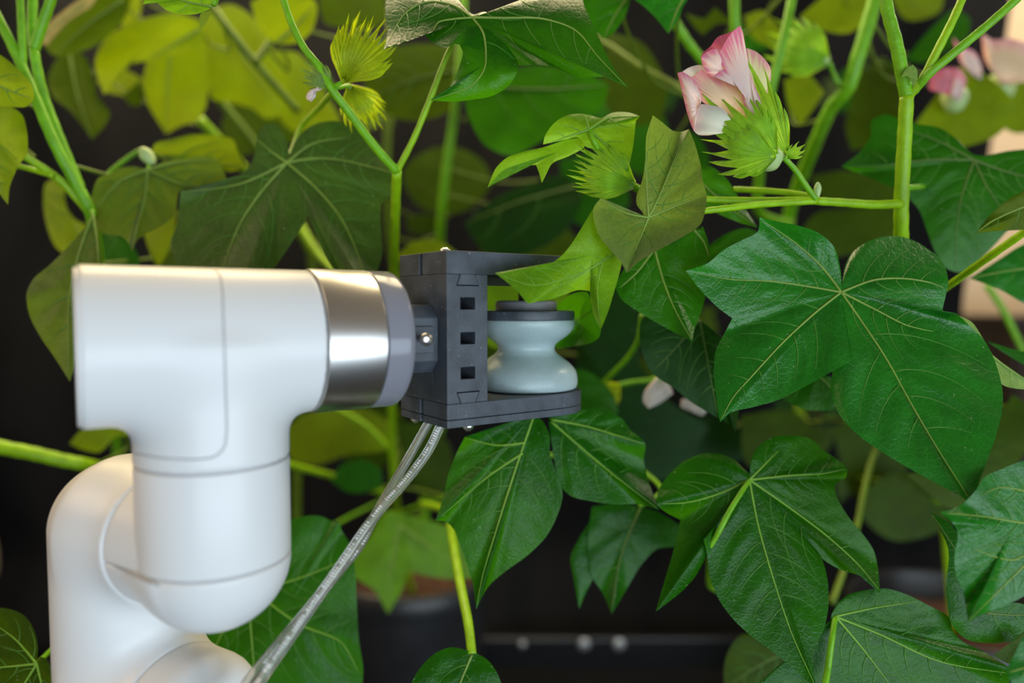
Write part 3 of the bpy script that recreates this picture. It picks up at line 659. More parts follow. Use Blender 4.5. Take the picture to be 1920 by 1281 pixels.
def bract(parent, base, deg, spread, lens, d0, mat='bract', belly=6, val=.74, bend=0, tipd=0, g=(0, 0), name='bract', ribs=True):
    """toothed bract fanning out of its base point; deg in the picture plane, 0 = right, 90 = up"""
    n = len(lens); out = []; tips = []; A0 = math.radians(deg)
    out.append((base[0] - 4 * math.cos(A0), base[1] + 4 * math.sin(A0), 0))
    pol = lambda r, a: (base[0] + r * math.cos(a), base[1] - r * math.sin(a))
    half = math.radians(spread / (n - 1) * .5)
    for k, L in enumerate(lens):
        a = math.radians(deg + spread * (k / (n - 1) - .5)); rm = L * val; m0 = pol(rm, a); ta = a + (A0 - a) * .88 + .10 * math.sin(k * 2.3) + math.radians(bend)
        tl_ = L * (1 - val) * 1.25; mx_ = (m0[0] + tl_ * .5 * math.cos(a + (ta - a) * .5), m0[1] - tl_ * .5 * math.sin(a + (ta - a) * .5)); tp = (mx_[0] + tl_ * .55 * math.cos(ta), mx_[1] - tl_ * .55 * math.sin(ta))
        nx, ny = -math.sin(ta), -math.cos(ta); w_ = rm * half * .24
        if k == 0: out.append((*pol(L * .40, a - half * 1.2), -belly * .15)); out.append((*pol(rm * .85, a - half * .8), 0))
        out.append((mx_[0] - nx * w_, mx_[1] - ny * w_, tipd * .5)); out.append((*tp, tipd)); out.append((mx_[0] + nx * w_, mx_[1] + ny * w_, tipd * .5))
        if k < n - 1: out.append((*pol(min(rm, lens[k + 1] * val) * .97, a + half), 0))
        else: out.append((*pol(rm * .85, a + half * .8), 0)); out.append((*pol(L * .40, a + half * 1.2), -belly * .15))
        tips.append((a, ta - a, L))
    fan = Fan(out, base, base, d0, g, 0, .5, belly, 4); N = len(fan.Q); RG = 10; tl = np.linspace(1 / RG, 1, RG)
    xy = np.concatenate([fan.f[None, :]] + [fan.f + (fan.Q - fan.f) * t for t in tl]); e = np.concatenate([[0]] + [fan.e] * RG); tt = np.concatenate([[0]] + [np.full(N, t) for t in tl])
    rl = np.hypot(*(xy - fan.f).T) / max(lens); d = d0 + (xy - fan.f) @ (np.array(g) * 1e-3) + e * tt * tt - belly * 1e-3 * np.sin(np.pi * np.clip(rl * 1.15, 0, 1))
    Fc = [(0, 1 + i, 1 + (i + 1) % N) for i in range(N)]
    for r in range(RG - 1):
        o1 = 1 + r * N; o2 = o1 + N; Fc += [(o1 + i, o2 + i, o2 + (i + 1) % N, o1 + (i + 1) % N) for i in range(N)]
    V = list(Pn(xy[:, 0], xy[:, 1], d)); UV = list(xy / 40.0)
    if ribs:
        for a, bd, L in tips:
            pts = []
            for s in np.linspace(.06, .92, 9):
                aa = a + bd * max(0, s - .6) * .8; x = base[0] + L * s * math.cos(aa); y = base[1] - L * s * math.sin(aa); rl_ = L * s / max(lens)
                dd = d0 + (np.array([x, y]) - fan.f) @ (np.array(g) * 1e-3) + tipd * 1e-3 * s * s - belly * 1e-3 * math.sin(math.pi * min(1, rl_ * 1.15)); pts.append(P(x, y, dd))
            v2, f2 = tube_geo(pts, [.00022 * (1 - i / 9.5) for i in range(9)], 4); n0 = len(V); V += [np.array(q) for q in v2]; UV += [(0, 0)] * len(v2); Fc += [tuple(i + n0 for i in f_) for f_ in f2]
    return mesh(name, V, Fc, M[mat], parent, uv=UV)
def blob(name, parent, c, d, rx, ry, rz, mat, ax=(0, 0, 1), label=None):
    o = P(c[0], c[1], d); ax = Vector(ax).normalized()
    pr = [(rx * math.sin(math.pi * i / 14) * (1 + .06 * math.sin(i)), -rz * math.cos(math.pi * i / 14)) for i in range(15)]
    V, Fc = lathe_geo(pr, o, ax, 20, cap=False); return mesh(name, V, Fc, M[mat], parent, label=label)
def bud(key, base, deg, L, d0, mat='bract', sp=80, n=9, label=None, belly=7, pet=None, inner='calyx'):
    """square (flower bud): three toothed bracts round a small core"""
    core = blob('flower_bud', PL[key], (base[0] + L * .3 * math.cos(math.radians(deg)), base[1] - L * .3 * math.sin(math.radians(deg))), d0, L * .16 * d0 / F, 0, L * .3 * d0 / F, inner, ax=P(base[0] + 10 * math.cos(math.radians(deg)), base[1] - 10 * math.sin(math.radians(deg)), d0) - P(base[0], base[1], d0), label=label)
    rr = random.Random(int(base[0] * 7 + base[1]))
    def ln(): return [L * (.50 + .50 * math.sin(math.pi * (k + .7) / (n + .4))) * rr.uniform(.92, 1.08) for k in range(n)]
    k = L * d0 / F * 1000
    bract(core, base, deg + 4, sp * 1.1, ln(), d0 + .002, mat, belly=-k * .28, tipd=-k * .02)
    bract(core, base, deg - 10, sp, ln(), d0 - .001, mat, belly=k * .28, tipd=k * .04)
    bract(core, base, deg + 16, sp * .8, [q * .92 for q in ln()], d0 - .002, mat, belly=k * .22, tipd=k * .02)
    if pet:
        V, Fc = tube_geo(path([(base[0], base[1], d0)] + list(pet), 5), .0013 * d0 / .43, 8); mesh('pedicel', V, Fc, M['stem'], core)
    return core

plant('center', POT['center'], 'cotton plant rooted in the pot behind the gripper, its stem forking above the black box')
plant('right', POT['right'], 'cotton plant at right carrying the pink and white flower and the largest glossy leaves')
plant('left', POT['left'], 'cotton plant behind the white arm with crossing stems at the upper left corner')
rb = POT['right']; cb = POT['center']; lb = POT['left']
def px_of(v):
    r = Vector(v) - Vector((0, 0, CAMZ)); d = r.y * CP - r.z * SP; y = r.y * SP + r.z * CP; return (960 + F * r.x / d, 640.5 - F * y / d, d)
# ---- stems
stem('center', [px_of(cb - Vector((0, 0, .01))), (752, 1010, .99), (742, 940, .95), (736, 850, .88), (734, 720, .78), (735, 600, .67), (738, 500, .58), (741, 400, .53), (744, 322, .49)], .0052, .0034, 'stemb', 'stem')
stem('center', [(744, 322, .49), (700, 272, .475), (660, 218, .462), (620, 165, .452), (598, 125, .45), (570, 90, .447), (545, 40, .445), (525, -25, .445)], .0030, .0019)
stem('center', [(744, 322, .49), (775, 262, .482), (808, 182, .475), (835, 112, .47), (862, 55, .468), (878, 32, .462)], .0022, .0015, 'stemb')
stem('center', [(738, 930, .94), (690, 915, .9), (620, 892, .84), (545, 872, .78), (470, 850, .74)], .0042, .003, 'stemb')
stem('center', [(744, 965, .95), (800, 945, .88), (850, 925, .8), (900, 880, .72), (960, 820, .6), (1000, 780, .5)], .0030, .0018, 'stem')
stem('center', [(736, 850, .88), (690, 800, .86), (640, 770, .85), (560, 730, .84)], .003, .002, 'stemb')
stem('right', [px_of(rb - Vector((0, 0, .01))), (1770, 980, .85), (1735, 860, .76), (1712, 720, .65), (1700, 580, .56), (1690, 450, .492), (1690, 380, .478), (1696, 260, .468), (1700, 180, .462)], .0056, .0043, 'stemb', 'stem')
stem('right', [(1700, 180, .462), (1692, 140, .46), (1680, 80, .458), (1664, 20, .457), (1655, -40, .456)], .0043, .0036)
stem('right', [(1706, 178, .462), (1730, 148, .455), (1760, 90, .45), (1790, 30, .447), (1815, -30, .445)], .0029, .0023, 'stemb')
stem('right', [(1712, 172, .461), (1740, 140, .452), (1800, 90, .446), (1860, 40, .442), (1930, -25, .438)], .0029, .0024, 'stem')
stem('right', [(1690, 382, .476), (1640, 384, .470), (1580, 380, .465), (1530, 377, .461)], .0030, .0026, 'stemb')
stem('right', [(1530, 377, .461), (1480, 380, .458), (1420, 384, .45), (1360, 391, .44), (1318, 396, .440), (1262, 404, .438), (1216, 409, .429)], .0022, .0019, 'stemb')
stem('right', [(1530, 375, .464), (1470, 376, .466), (1400, 376, .468), (1320, 374, .47), (1230, 366, .465), (1192, 350, .458)], .0023, .0020, 'stemb')
stem('right', [(1534, 371, .468), (1480, 362, .48), (1420, 357, .49), (1376, 355, .5)], .0022, .0020, 'stemb')
stem('right', [(1530, 374, .459), (1512, 350, .457), (1490, 318, .454), (1464, 290, .45)], .0019, .0016, name='pedicel')
blob('axillary_bud', PL['right'], (1533, 356), .459, .0022, 0, .005, 'calyx'); blob('axillary_bud', PL['right'], (1707, 150), .458, .0028, 0, .0045, 'stem', ax=(.4, 0, 1))
# stipule curling round the node
leaf('right', [(1690, 145), (1698, 130), (1712, 121), (1719, 130), (1720, 148), (1712, 165), (1708, 150), (1700, 142)], (1708, 140), .452, 'pale', pet=False, lod=0, curl=0, name='stipule')
stem('left', [px_of(lb - Vector((0, 0, .01))), (250, 1000, .95), (215, 800, .82), (195, 600, .68), (180, 460, .58), (170, 400, .55), (140, 340, .54), (103, 270, .53), (73, 200, .525), (42, 127, .52), (15, 70, .515), (-25, -10, .51)], .0056, .0030, 'stem', 'stem')
stem('left', [(150, 352, .55), (128, 300, .545), (104, 240, .54), (82, 180, .536), (66, 110, .53), (60, 60, .53), (62, -20, .53)], .0040, .0032)
stem('left', [(42, 122, .52), (42, 90, .518), (40, 40, .516), (36, -30, .515)], .0030, .0024)
stem('left', [(64, 92, .53), (78, 50, .527), (92, 10, .525), (104, -30, .523)], .0038, .0032)
stem('left', [(165, 395, .55), (120, 345, .54), (85, 318, .53), (50, 296, .52), (-10, 258, .51)], .0033, .0026, 'stemb')
stem('left', [(100, 330, .53), (60, 318, .53), (20, 309, .53), (-30, 302, .53)], .0022, .0018, 'stemb')
stem('left', [(-60, 815, .62), (0, 838, .625), (60, 850, .63), (120, 864, .64), (165, 872, .66), (230, 890, .8)], .0062, .0058, 'stemb')

# ---- front leaves, right plant
L1 = leaf('right', [(1579, 540), (1575, 500, -3), (1563, 462, -10), (1535, 437, -16), (1500, 424, -19), (1465, 417, -20), (1424, 408, -22), (1421, 434, -20), (1390, 451, -18), (1355, 470, -17), (1328, 493, -16), (1286, 508, -16), (1310, 540, -12), (1345, 576, -8), (1373, 597, -4), (1360, 622), (1343, 655, -2), (1338, 700, -6), (1343, 745, -10), (1350, 792, -16), (1370, 774, -12), (1410, 764, -9), (1460, 750, -7), (1510, 725, -6), (1560, 697, -5), (1598, 676, -4), (1578, 656, 0), (1573, 690, 3), (1560, 708, 4), (1559, 740, 3), (1575, 780, 0), (1610, 817, -6), (1650, 845, -10), (1700, 876, -16), (1760, 909, -22), (1800, 930, -26), (1829, 954, -34), (1833, 915, -26), (1848, 872, -20), (1868, 815, -14), (1880, 765, -8), (1880, 735, -6), (1870, 690, -3), (1848, 642, -2), (1815, 608, -5), (1790, 587, -12), (1780, 592, 2), (1768, 585, 5), (1772, 560, 4), (1778, 530, 3), (1768, 492, 6), (1740, 467, 8), (1705, 448, 10), (1665, 443, 12), (1630, 452, 10), (1600, 472, 8), (1584, 500, 5)],
     (1577, 548), .448, 'blue', g=(-.03, -.10), veins=[[(1577, 548), (1520, 538), (1440, 527), (1370, 524), (1295, 510)], [(1577, 548), (1530, 585), (1470, 640), (1410, 705), (1375, 745), (1352, 787)], [(1577, 548), (1610, 595), (1660, 670), (1710, 760), (1760, 845), (1826, 948)], [(1577, 548), (1640, 525), (1700, 523), (1750, 532), (1772, 542)], [(1577, 548), (1640, 580), (1700, 610), (1750, 622)], [(1577, 548), (1540, 500), (1490, 455), (1430, 414)]], pet=[(1590, 570, .485), (1630, 640, .54), (1680, 680, .6), (1708, 690, .63)], sec=5, curl=2, bulge=2.2)
leaf('right', [(1790, 589), (1822, 604), (1845, 638), (1870, 678), (1900, 705), (1950, 728), (1915, 730), (1880, 722), (1862, 700), (1850, 665), (1830, 625)], (1850, 660), .452, 'pale', g=(.05, 0), pet=False, lod=1, curl=0)
leaf('right', [(1850, 640), (1880, 660), (1930, 690), (1990, 720), (1990, 640), (1930, 660)], (1930, 690), .50, 'dark', pet=False, lod=0)
C1 = leaf('right', [(1224, 216, 6), (1240, 228, 10), (1262, 245, 14), (1277, 247, 14), (1292, 242, 8), (1303, 270, 6), (1314, 310, 4), (1318, 340, -2), (1325, 367, -6), (1324, 384, -10), (1314, 420, -12), (1286, 441, -13), (1255, 458, -15), (1225, 474, -18), (1195, 493, -22), (1176, 512, -26), (1163, 490, -24), (1142, 466, -22), (1125, 445, -20), (1114, 415, -18), (1113, 390, -15), (1127, 371, -10), (1150, 388, -6), (1180, 406, -3), (1208, 414, 0), (1205, 400, 2), (1194, 384, 2), (1193, 370, 2), (1204, 338, 0), (1210, 300, -2), (1212, 255, 0)],
     (1216, 408), .425, 'tan', g=(0, .02), veins=[[(1216, 408), (1235, 370), (1260, 310), (1283, 255)], [(1216, 408), (1212, 330), (1220, 225)], [(1216, 408), (1270, 385), (1318, 368)], [(1216, 408), (1205, 435), (1190, 470), (1178, 505)], [(1216, 408), (1175, 400), (1130, 376)]], pet=False, sec=5, curl=0, bulge=1.2, vm='vein', vw=.8)
leaf('right', [(928, 512, -8), (965, 516, -4), (1005, 506), (1040, 490), (1065, 466), (1090, 428), (1112, 392), (1130, 372, 4), (1160, 440, 10), (1166, 490, 6), (1159, 522, 2), (1150, 552, -2), (1140, 585, -6), (1127, 617, -12), (1116, 598, -2), (1109, 572, 4), (1106, 546, 8), (1085, 544, 4), (1060, 552, -3), (1030, 562, -8), (1005, 566, -11), (990, 569, -14), (975, 552, -12), (955, 533, -10)],
     (1150, 440), .415, 'bright', g=(.03, -.03), f=(1110, 478), veins=[[(1165, 465), (1120, 497), (1060, 522), (1000, 535), (932, 514)], [(1130, 490), (1120, 540), (1125, 610)], [(1140, 480), (1090, 515), (1040, 540), (995, 565)]], pet=False, sec=5, curl=0, bulge=1.6, vm='veinb', vw=.7)
leaf('right', [(1100, 548, -70), (1117, 590, -80), (1127, 618, -90), (1122, 634, -50), (1108, 643, -26), (1080, 649, -8), (1040, 651), (1030, 620), (1045, 575), (1075, 550, -40)], (1085, 605), .520, 'mid', g=(0, 0), veins=[[(1030, 620), (1080, 600), (1115, 580)]], sec=2, pet=False, lod=1, curl=0, name='leaf_lobe', label='darker underside of the leaf curling behind the roller')
leaf('right', [(1018, 271, -4), (1022, 255, -6), (1036, 234, -4), (1057, 219, 0), (1082, 213, 4), (1107, 216, 6), (1126, 221, 4), (1150, 211, 8), (1180, 211, 4), (1200, 218, -4), (1193, 226, 2), (1190, 250, 4), (1187, 275, 2), (1182, 300, 0), (1178, 323, -6), (1165, 310, -2), (1145, 292), (1120, 281), (1098, 275), (1085, 258), (1060, 262)],
     (1104, 243), .448, 'bright', g=(0, -.02), veins=[[(1104, 243), (1060, 258), (1021, 272)], [(1104, 243), (1140, 222), (1195, 219)], [(1104, 243), (1140, 275), (1176, 320)], [(1104, 243), (1097, 217)]], pet=[(1112, 262, .446), (1125, 285, .45), (1150, 320, .455), (1200, 360, .47)], sec=5, curl=0, bulge=1.2, vm='veinb',
     extra=[dict(outline=[(1098, 256), (1060, 263), (1020, 276), (983, 284), (950, 296), (930, 315), (914, 352), (945, 316), (975, 313), (1005, 309), (1011, 325), (1016, 343), (1024, 325), (1036, 306), (1066, 293), (1096, 275)], f=(1045, 285), belly=0, off=6)])
bud('right', (1192, 349), 158, 124, .452, 'bract', 78, 12, pet=[(1205, 356, .458)], label='green bud with fringed bracts pointing left')
leaf('right', [(1240, 455), (1205, 470), (1170, 505), (1155, 538), (1166, 562), (1190, 580), (1225, 602), (1262, 622), (1298, 641, -8), (1303, 615), (1311, 595), (1322, 556), (1318, 535), (1302, 512), (1328, 490), (1330, 462), (1318, 425), (1280, 440)], (1228, 462), .475, 'dark', veins=[[(1228, 470), (1245, 530), (1265, 580), (1296, 636)], [(1225, 470), (1195, 510), (1162, 540)], [(1300, 430), (1320, 455), (1330, 485)]], pet=False, sec=4, curl=2, lod=2, bulge=2.5)
leaf('right', [(1310, 308), (1335, 313), (1362, 335), (1380, 362), (1400, 395), (1421, 427, -6), (1385, 417), (1345, 400), (1320, 385), (1300, 350)], (1312, 340), .50, 'mid', pet=False, lod=1, sec=4)
leaf('right', [(1325, 470), (1355, 442), (1400, 428), (1430, 440), (1425, 470), (1380, 490), (1335, 505)], (1330, 480), .53, 'dark', pet=False, lod=0)
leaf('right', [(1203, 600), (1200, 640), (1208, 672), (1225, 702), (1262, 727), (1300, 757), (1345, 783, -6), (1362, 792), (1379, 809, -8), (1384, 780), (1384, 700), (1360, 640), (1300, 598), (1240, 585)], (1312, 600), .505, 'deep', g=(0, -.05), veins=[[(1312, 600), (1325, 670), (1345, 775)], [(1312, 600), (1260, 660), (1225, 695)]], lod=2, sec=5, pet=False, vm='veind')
leaf('right', [(1468, 748), (1500, 730), (1540, 706), (1580, 715), (1590, 750), (1560, 768), (1510, 768)], (1530, 700), .52, 'dark', pet=False, lod=1)
leaf('right', [(1410, 892), (1408, 862), (1420, 840), (1445, 822), (1480, 817), (1520, 823), (1545, 845), (1570, 862), (1588, 879, -6), (1586, 895), (1566, 910), (1568, 930), (1590, 968), (1618, 1002), (1638, 1032), (1646, 1065), (1650, 1113, -14), (1634, 1094, -8), (1610, 1079), (1580, 1070), (1542, 1048), (1515, 1005), (1503, 975, 4), (1520, 1015, 2), (1540, 1045, -2), (1552, 1090, -6), (1553, 1140, -10), (1545, 1180, -14), (1530, 1210, -18), (1523, 1240, -22), (1531, 1290, -30), (1510, 1275, -26), (1480, 1247, -22), (1440, 1216, -18), (1400, 1186, -14), (1370, 1156, -10), (1346, 1121, -6), (1331, 1080, -4), (1326, 1042, -4), (1319, 1012, -10), (1342, 1013, 0), (1370, 1003, 3), (1392, 980, 4), (1330, 1010, 12), (1318, 1020, 8), (1321, 1045, 6), (1308, 1075, 2), (1282, 1106, -2), (1229, 1148, -10), (1246, 1090, 4), (1262, 1035, 10), (1276, 975, 12), (1250, 962, 6), (1232, 946, 0), (1236, 917, 4), (1260, 884, 6), (1288, 862, 8), (1318, 851, 8), (1348, 851, 8), (1378, 863, 6), (1396, 880, 3)],
     (1405, 900), .47, 'mid', g=(0, -.09), veins=[[(1405, 900), (1420, 980), (1448, 1080), (1485, 1190), (1527, 1283)], [(1405, 900), (1470, 945), (1550, 1005), (1610, 1060), (1647, 1105)], [(1405, 900), (1480, 892), (1545, 888), (1584, 880)], [(1405, 900), (1350, 925), (1290, 942), (1240, 945)], [(1405, 900), (1430, 875), (1460, 845)]], pet=[(1392, 920, .463), (1370, 955, .458), (1345, 1002, .456), (1322, 1040, .47), (1330, 1040, .52), (1330, 1100, .62), (1500, 1130, .8)], sec=6, curl=3, bulge=2.2, vm='veinb')
leaf('right', [(1560, 1150), (1572, 1130), (1592, 1115), (1630, 1106), (1662, 1104), (1700, 1115), (1740, 1135), (1780, 1158), (1787, 1185), (1805, 1203), (1850, 1226), (1893, 1256, -8), (1890, 1290), (1700, 1330), (1560, 1340), (1455, 1302), (1420, 1282), (1460, 1269), (1510, 1262), (1532, 1238), (1546, 1200), (1556, 1170)], (1566, 1156), .455, 'mid', g=(0, -.06), veins=[[(1566, 1156), (1650, 1190), (1760, 1240), (1885, 1262)], [(1566, 1156), (1620, 1220), (1680, 1300)], [(1566, 1156), (1640, 1140), (1720, 1128)]], pet=[(1561, 1190, .447), (1553, 1250, .442), (1546, 1320, .44), (1600, 1400, .55)], sec=5, curl=0, vm='veinb')
leaf('right', [(1763, 961, -10), (1800, 948), (1828, 922), (1846, 895), (1880, 879), (1925, 862), (1990, 850), (2040, 930), (2010, 1050), (1960, 1090), (1920, 1118), (1880, 1138), (1842, 1152), (1815, 1167, -14), (1811, 1140), (1806, 1110), (1793, 1080), (1790, 1040), (1796, 1008), (1793, 992), (1783, 978)], (1985, 990), .395, 'blue', g=(.06, -.05), f=(1900, 990), veins=[[(1985, 990), (1900, 978), (1840, 968), (1775, 963)], [(1985, 995), (1920, 1060), (1870, 1110), (1818, 1163)], [(1985, 985), (1930, 925), (1870, 915), (1840, 930)], [(1985, 990), (1900, 1050), (1826, 1030)]], sec=5, curl=0, bulge=2.4, pet=[(2020, 980, .43), (2020, 990, .6), (1850, 1000, .8)])
leaf('right', [(1745, 960), (1785, 985), (1805, 1040), (1795, 1100), (1820, 1165), (1900, 1130), (1965, 1150), (1922, 1194), (1872, 1206), (1812, 1199), (1785, 1172), (1774, 1105), (1778, 1030)], (1850, 1150), .45, 'dark', g=(0, -.03), pet=False, lod=1, sec=3, vm='veind')
leaf('right', [(1888, 1262), (1905, 1222), (1926, 1185), (1995, 1178), (1990, 1330), (1925, 1310)], (1990, 1240), .37, 'blue', pet=False, lod=1, sec=3)
leaf('right', [(1862, 1230), (1920, 1184), (1960, 1230), (1895, 1246)], (1920, 1200), .44, 'olive', pet=False, lod=0)
leaf('right', [(1360, 1290), (1364, 1225), (1392, 1190), (1440, 1205), (1490, 1240), (1500, 1310), (1400, 1330)], (1490, 1215), .60, 'olive', pet=False, lod=1, sec=4, vm='veind')
leaf('right', [(1825, 290), (1795, 262), (1762, 240), (1705, 230), (1660, 214), (1634, 226), (1632, 255), (1612, 285), (1578, 312, -8), (1602, 322), (1645, 340), (1692, 362), (1722, 392), (1738, 432), (1754, 474), (1775, 503), (1802, 511), (1834, 490), (1872, 452), (1892, 430), (1970, 400), (1980, 275), (1890, 283), (1845, 292)], (1826, 300), .545, 'dark', g=(-.04, -.06), veins=[[(1826, 300), (1745, 300), (1650, 312), (1590, 312)], [(1826, 300), (1850, 350), (1880, 395)], [(1826, 300), (1760, 265), (1690, 240)], [(1826, 300), (1800, 380), (1790, 500)], [(1826, 300), (1880, 320), (1960, 340)]], sec=4, lod=2, pet=[(1815, 330, .57), (1770, 345, .58), (1730, 350, .55), (1700, 352, .48)], vm='veind')
leaf('right', [(1830, 437, -6), (1850, 410), (1876, 385), (1920, 357), (1990, 330), (1990, 420), (1920, 431), (1870, 433)], (1990, 375), .40, 'olive', f=(1920, 400), veins=[[(1985, 370), (1920, 388), (1860, 415), (1834, 434)]], pet=False, lod=2, sec=5, g=(0, .03))
leaf('right', [(1818, 522), (1868, 490), (1920, 458), (1990, 440), (1990, 590), (1920, 569), (1880, 546), (1846, 532)], (1990, 500), .55, 'blue', pet=False, lod=1, sec=3, f=(1920, 510))
stem('right', [(1700, 590, .57), (1780, 535, .50), (1850, 485, .45), (1925, 432, .42), (1990, 385, .40)], .0027, .0022, 'stemb')
stem('right', [(1850, 535, .8), (1880, 580, .8), (1905, 630, .8), (1935, 690, .8), (1980, 760, .8)], .0036, .0030, 'stem')
stem('right', [(1560, 1130, .62), (1585, 1060, .66), (1606, 990, .68), (1620, 920, .7), (1640, 850, .72), (1690, 780, .7)], .0030, .0026, 'stemd')

# ---- front leaves, centre plant
T1 = leaf('center', [(888, 27, 10), (875, 18, 14), (858, -4, 22), (838, -22, 30), (780, -28, 34), (727, -10, 26), (723, 30, 10), (727, 58, 0), (720, 93, -16), (736, 75, -8), (756, 62, 0), (776, 54, 4), (789, 51, 6), (800, 70, 0), (815, 82, -4), (835, 90, -8), (850, 82, -6), (862, 84, -4), (905, 92, 2), (940, 108, 3), (972, 122, 4), (1004, 122, -2), (1040, 126, 4), (1065, 138, 8), (1088, 146, 10), (1112, 145, 10), (1146, 145, 8), (1178, 164, 4), (1158, 138, 4), (1144, 115, 4), (1128, 82, 4), (1110, 42, 6), (1096, 12, 12), (1086, -14, 22), (1050, -26, 32), (1010, -8, 28), (962, 18, 14), (930, 27, 10), (907, 22, 10)],
     (886, 33), .440, 'mid', g=(0, -.16), veins=[[(886, 33), (940, 34), (1020, 36), (1080, 58), (1120, 105), (1172, 160)], [(886, 33), (905, 60), (911, 100), (908, 130), (885, 160), (812, 187)], [(886, 33), (850, 10), (800, 4), (760, 25), (723, 88)], [(886, 33), (850, 36), (822, 42), (812, 58)], [(886, 33), (940, 5), (1020, -15)]], pet=False, sec=5, curl=0, bulge=2.2,
     extra=[dict(outline=[(870, 50), (862, 84, 0), (868, 98, 0), (862, 122, 3), (851, 150, 8), (838, 170, 10), (806, 188, 8), (850, 191, 14), (885, 187, 14), (920, 181, 12), (948, 166, 10), (962, 150, 6), (972, 122, 2), (950, 85), (905, 50)], f=(908, 120), belly=0, off=-1.0)])
leaf('center', [(545, 300), (550, 272), (562, 253), (582, 237), (608, 228), (642, 228), (672, 240), (702, 260), (726, 290), (743, 322, -4), (746, 350, -4), (735, 366), (716, 380), (713, 402), (715, 440), (717, 475), (705, 515), (690, 555, -20), (660, 540), (630, 510), (608, 478), (596, 448), (592, 415), (594, 388), (602, 370), (606, 352), (598, 350), (588, 366), (582, 395), (565, 428), (545, 458), (520, 495), (492, 532), (445, 565, -20), (395, 545), (352, 520), (328, 490), (320, 458), (331, 420), (336, 385), (339, 358, -6), (372, 357), (405, 352), (432, 349), (452, 328), (472, 304), (480, 276), (482, 255), (490, 239), (502, 232), (516, 234), (531, 250), (540, 275)],
     (538, 305), .535, 'dusk', g=(0, -.12), veins=[[(538, 305), (490, 360), (450, 420), (420, 500), (410, 550)], [(538, 305), (590, 350), (640, 410), (675, 490), (688, 550)], [(538, 305), (590, 297), (640, 300), (740, 325)], [(538, 305), (450, 345), (342, 360)], [(538, 305), (510, 285), (482, 262)], [(538, 305), (585, 270), (650, 258)]], sec=5, pet=[(551, 272, .552), (566, 236, .56), (600, 200, .52), (625, 172, .455)], pm='stemb', curl=2, bulge=2)
leaf('center', [(1000, 775), (965, 812), (925, 829), (895, 826), (872, 819, -6), (856, 850), (840, 892), (832, 930), (817, 976, -8), (836, 979), (850, 992), (866, 1030), (876, 1062), (886, 1092), (893, 1143, -16), (915, 1101), (950, 1070), (990, 1041), (1025, 1005), (1045, 967), (1055, 930), (1051, 908), (1038, 884), (1031, 850), (1030, 815), (1016, 788)], (1002, 776), .49, 'mid', g=(0, -.10), veins=[[(1002, 776), (970, 870), (935, 980), (905, 1080), (894, 1135)], [(980, 850), (920, 890), (825, 970)], [(985, 830), (930, 835), (878, 822)]], pet=False, sec=6, curl=4, vm='veinb')
leaf('center', [(1030, 782), (1060, 770), (1088, 768), (1130, 768), (1166, 785), (1182, 806), (1210, 832, -6), (1207, 862), (1216, 902), (1236, 957, -14), (1200, 946), (1150, 946), (1108, 940), (1070, 930), (1047, 906), (1041, 870), (1036, 825)], (1028, 786), .50, 'dark', g=(0, -.10), veins=[[(1028, 786), (1090, 840), (1150, 890), (1230, 952)], [(1028, 786), (1100, 800), (1205, 832)]], pet=False, sec=5, curl=3, bulge=3, vm='veinb')
leaf('center', [(1110, 950), (1165, 945), (1232, 960), (1285, 992), (1272, 1022), (1232, 1030), (1202, 1060), (1172, 1110), (1147, 1152, -12), (1130, 1112), (1110, 1082), (1102, 1040), (1104, 990)], (1200, 950), .55, 'dark', f=(1170, 1000), veins=[[(1200, 955), (1165, 1040), (1148, 1140)]], lod=1, sec=3, pet=[(1240, 920, .58), (1200, 880, .62), (1000, 850, .62)], vm='veind',
     extra=[dict(outline=[(1108, 975), (1086, 1010), (1070, 1046), (1075, 1082), (1086, 1142), (1098, 1112), (1112, 1082), (1107, 1050), (1106, 1010)], f=(1092, 1060), belly=0, off=4)])
leaf('center', [(545, 974), (572, 968), (600, 968), (622, 977), (635, 979, -3), (641, 996), (655, 1018), (666, 1070), (669, 1130), (673, 1200), (681, 1256), (676, 1295), (600, 1340), (450, 1340), (382, 1292), (368, 1240), (362, 1200), (400, 1150), (450, 1090), (500, 1010)], (478, 1110), .53, 'mid', g=(0, -.06), f=(530, 1150), veins=[[(478, 1110), (560, 1170), (640, 1205), (672, 1260)], [(465, 1120), (472, 1200), (480, 1300)], [(490, 1105), (560, 1085), (660, 1045)], [(465, 1120), (420, 1180), (385, 1260)]], sec=4, curl=2, vm='veinb', pet=[(480, 1090, .6), (600, 1000, .8), (735, 930, .94)])
leaf('center', [(768, 1295), (790, 1250), (815, 1226), (846, 1214), (882, 1222), (912, 1236), (932, 1262), (942, 1305), (900, 1340), (820, 1340)], (885, 1228), .46, 'mid', g=(0, -.12), f=(855, 1280), veins=[[(885, 1228), (860, 1290), (850, 1340)]], lod=1, sec=3, curl=6, pet=[(878, 1170, .48), (862, 1090, .52), (848, 1010, .58), (838, 960, .66), (790, 945, .85)], pm='stemb', petr=.0030)
leaf('center', [(722, 958), (760, 965), (800, 975), (850, 992), (905, 1042), (900, 1078), (850, 1086), (800, 1080), (765, 1070), (757, 1100), (728, 1152), (700, 1105), (665, 1082), (648, 1052), (688, 1012)], (750, 985), .80, 'bright', lod=1, sec=3, curl=2)
leaf('center', [(622, 902), (640, 872), (680, 862), (712, 880), (716, 905), (690, 922), (650, 922)], (716, 915), .80, 'dark', lod=0)
leaf('center', [(540, 800), (580, 772), (640, 760), (700, 775), (745, 800), (725, 842), (655, 852), (592, 872), (545, 862)], (730, 800), .92, 'yellow', lod=0)
leaf('center', [(745, 790), (800, 800), (840, 830), (850, 880), (830, 930), (790, 930), (760, 880)], (750, 800), .95, 'olive', lod=0)
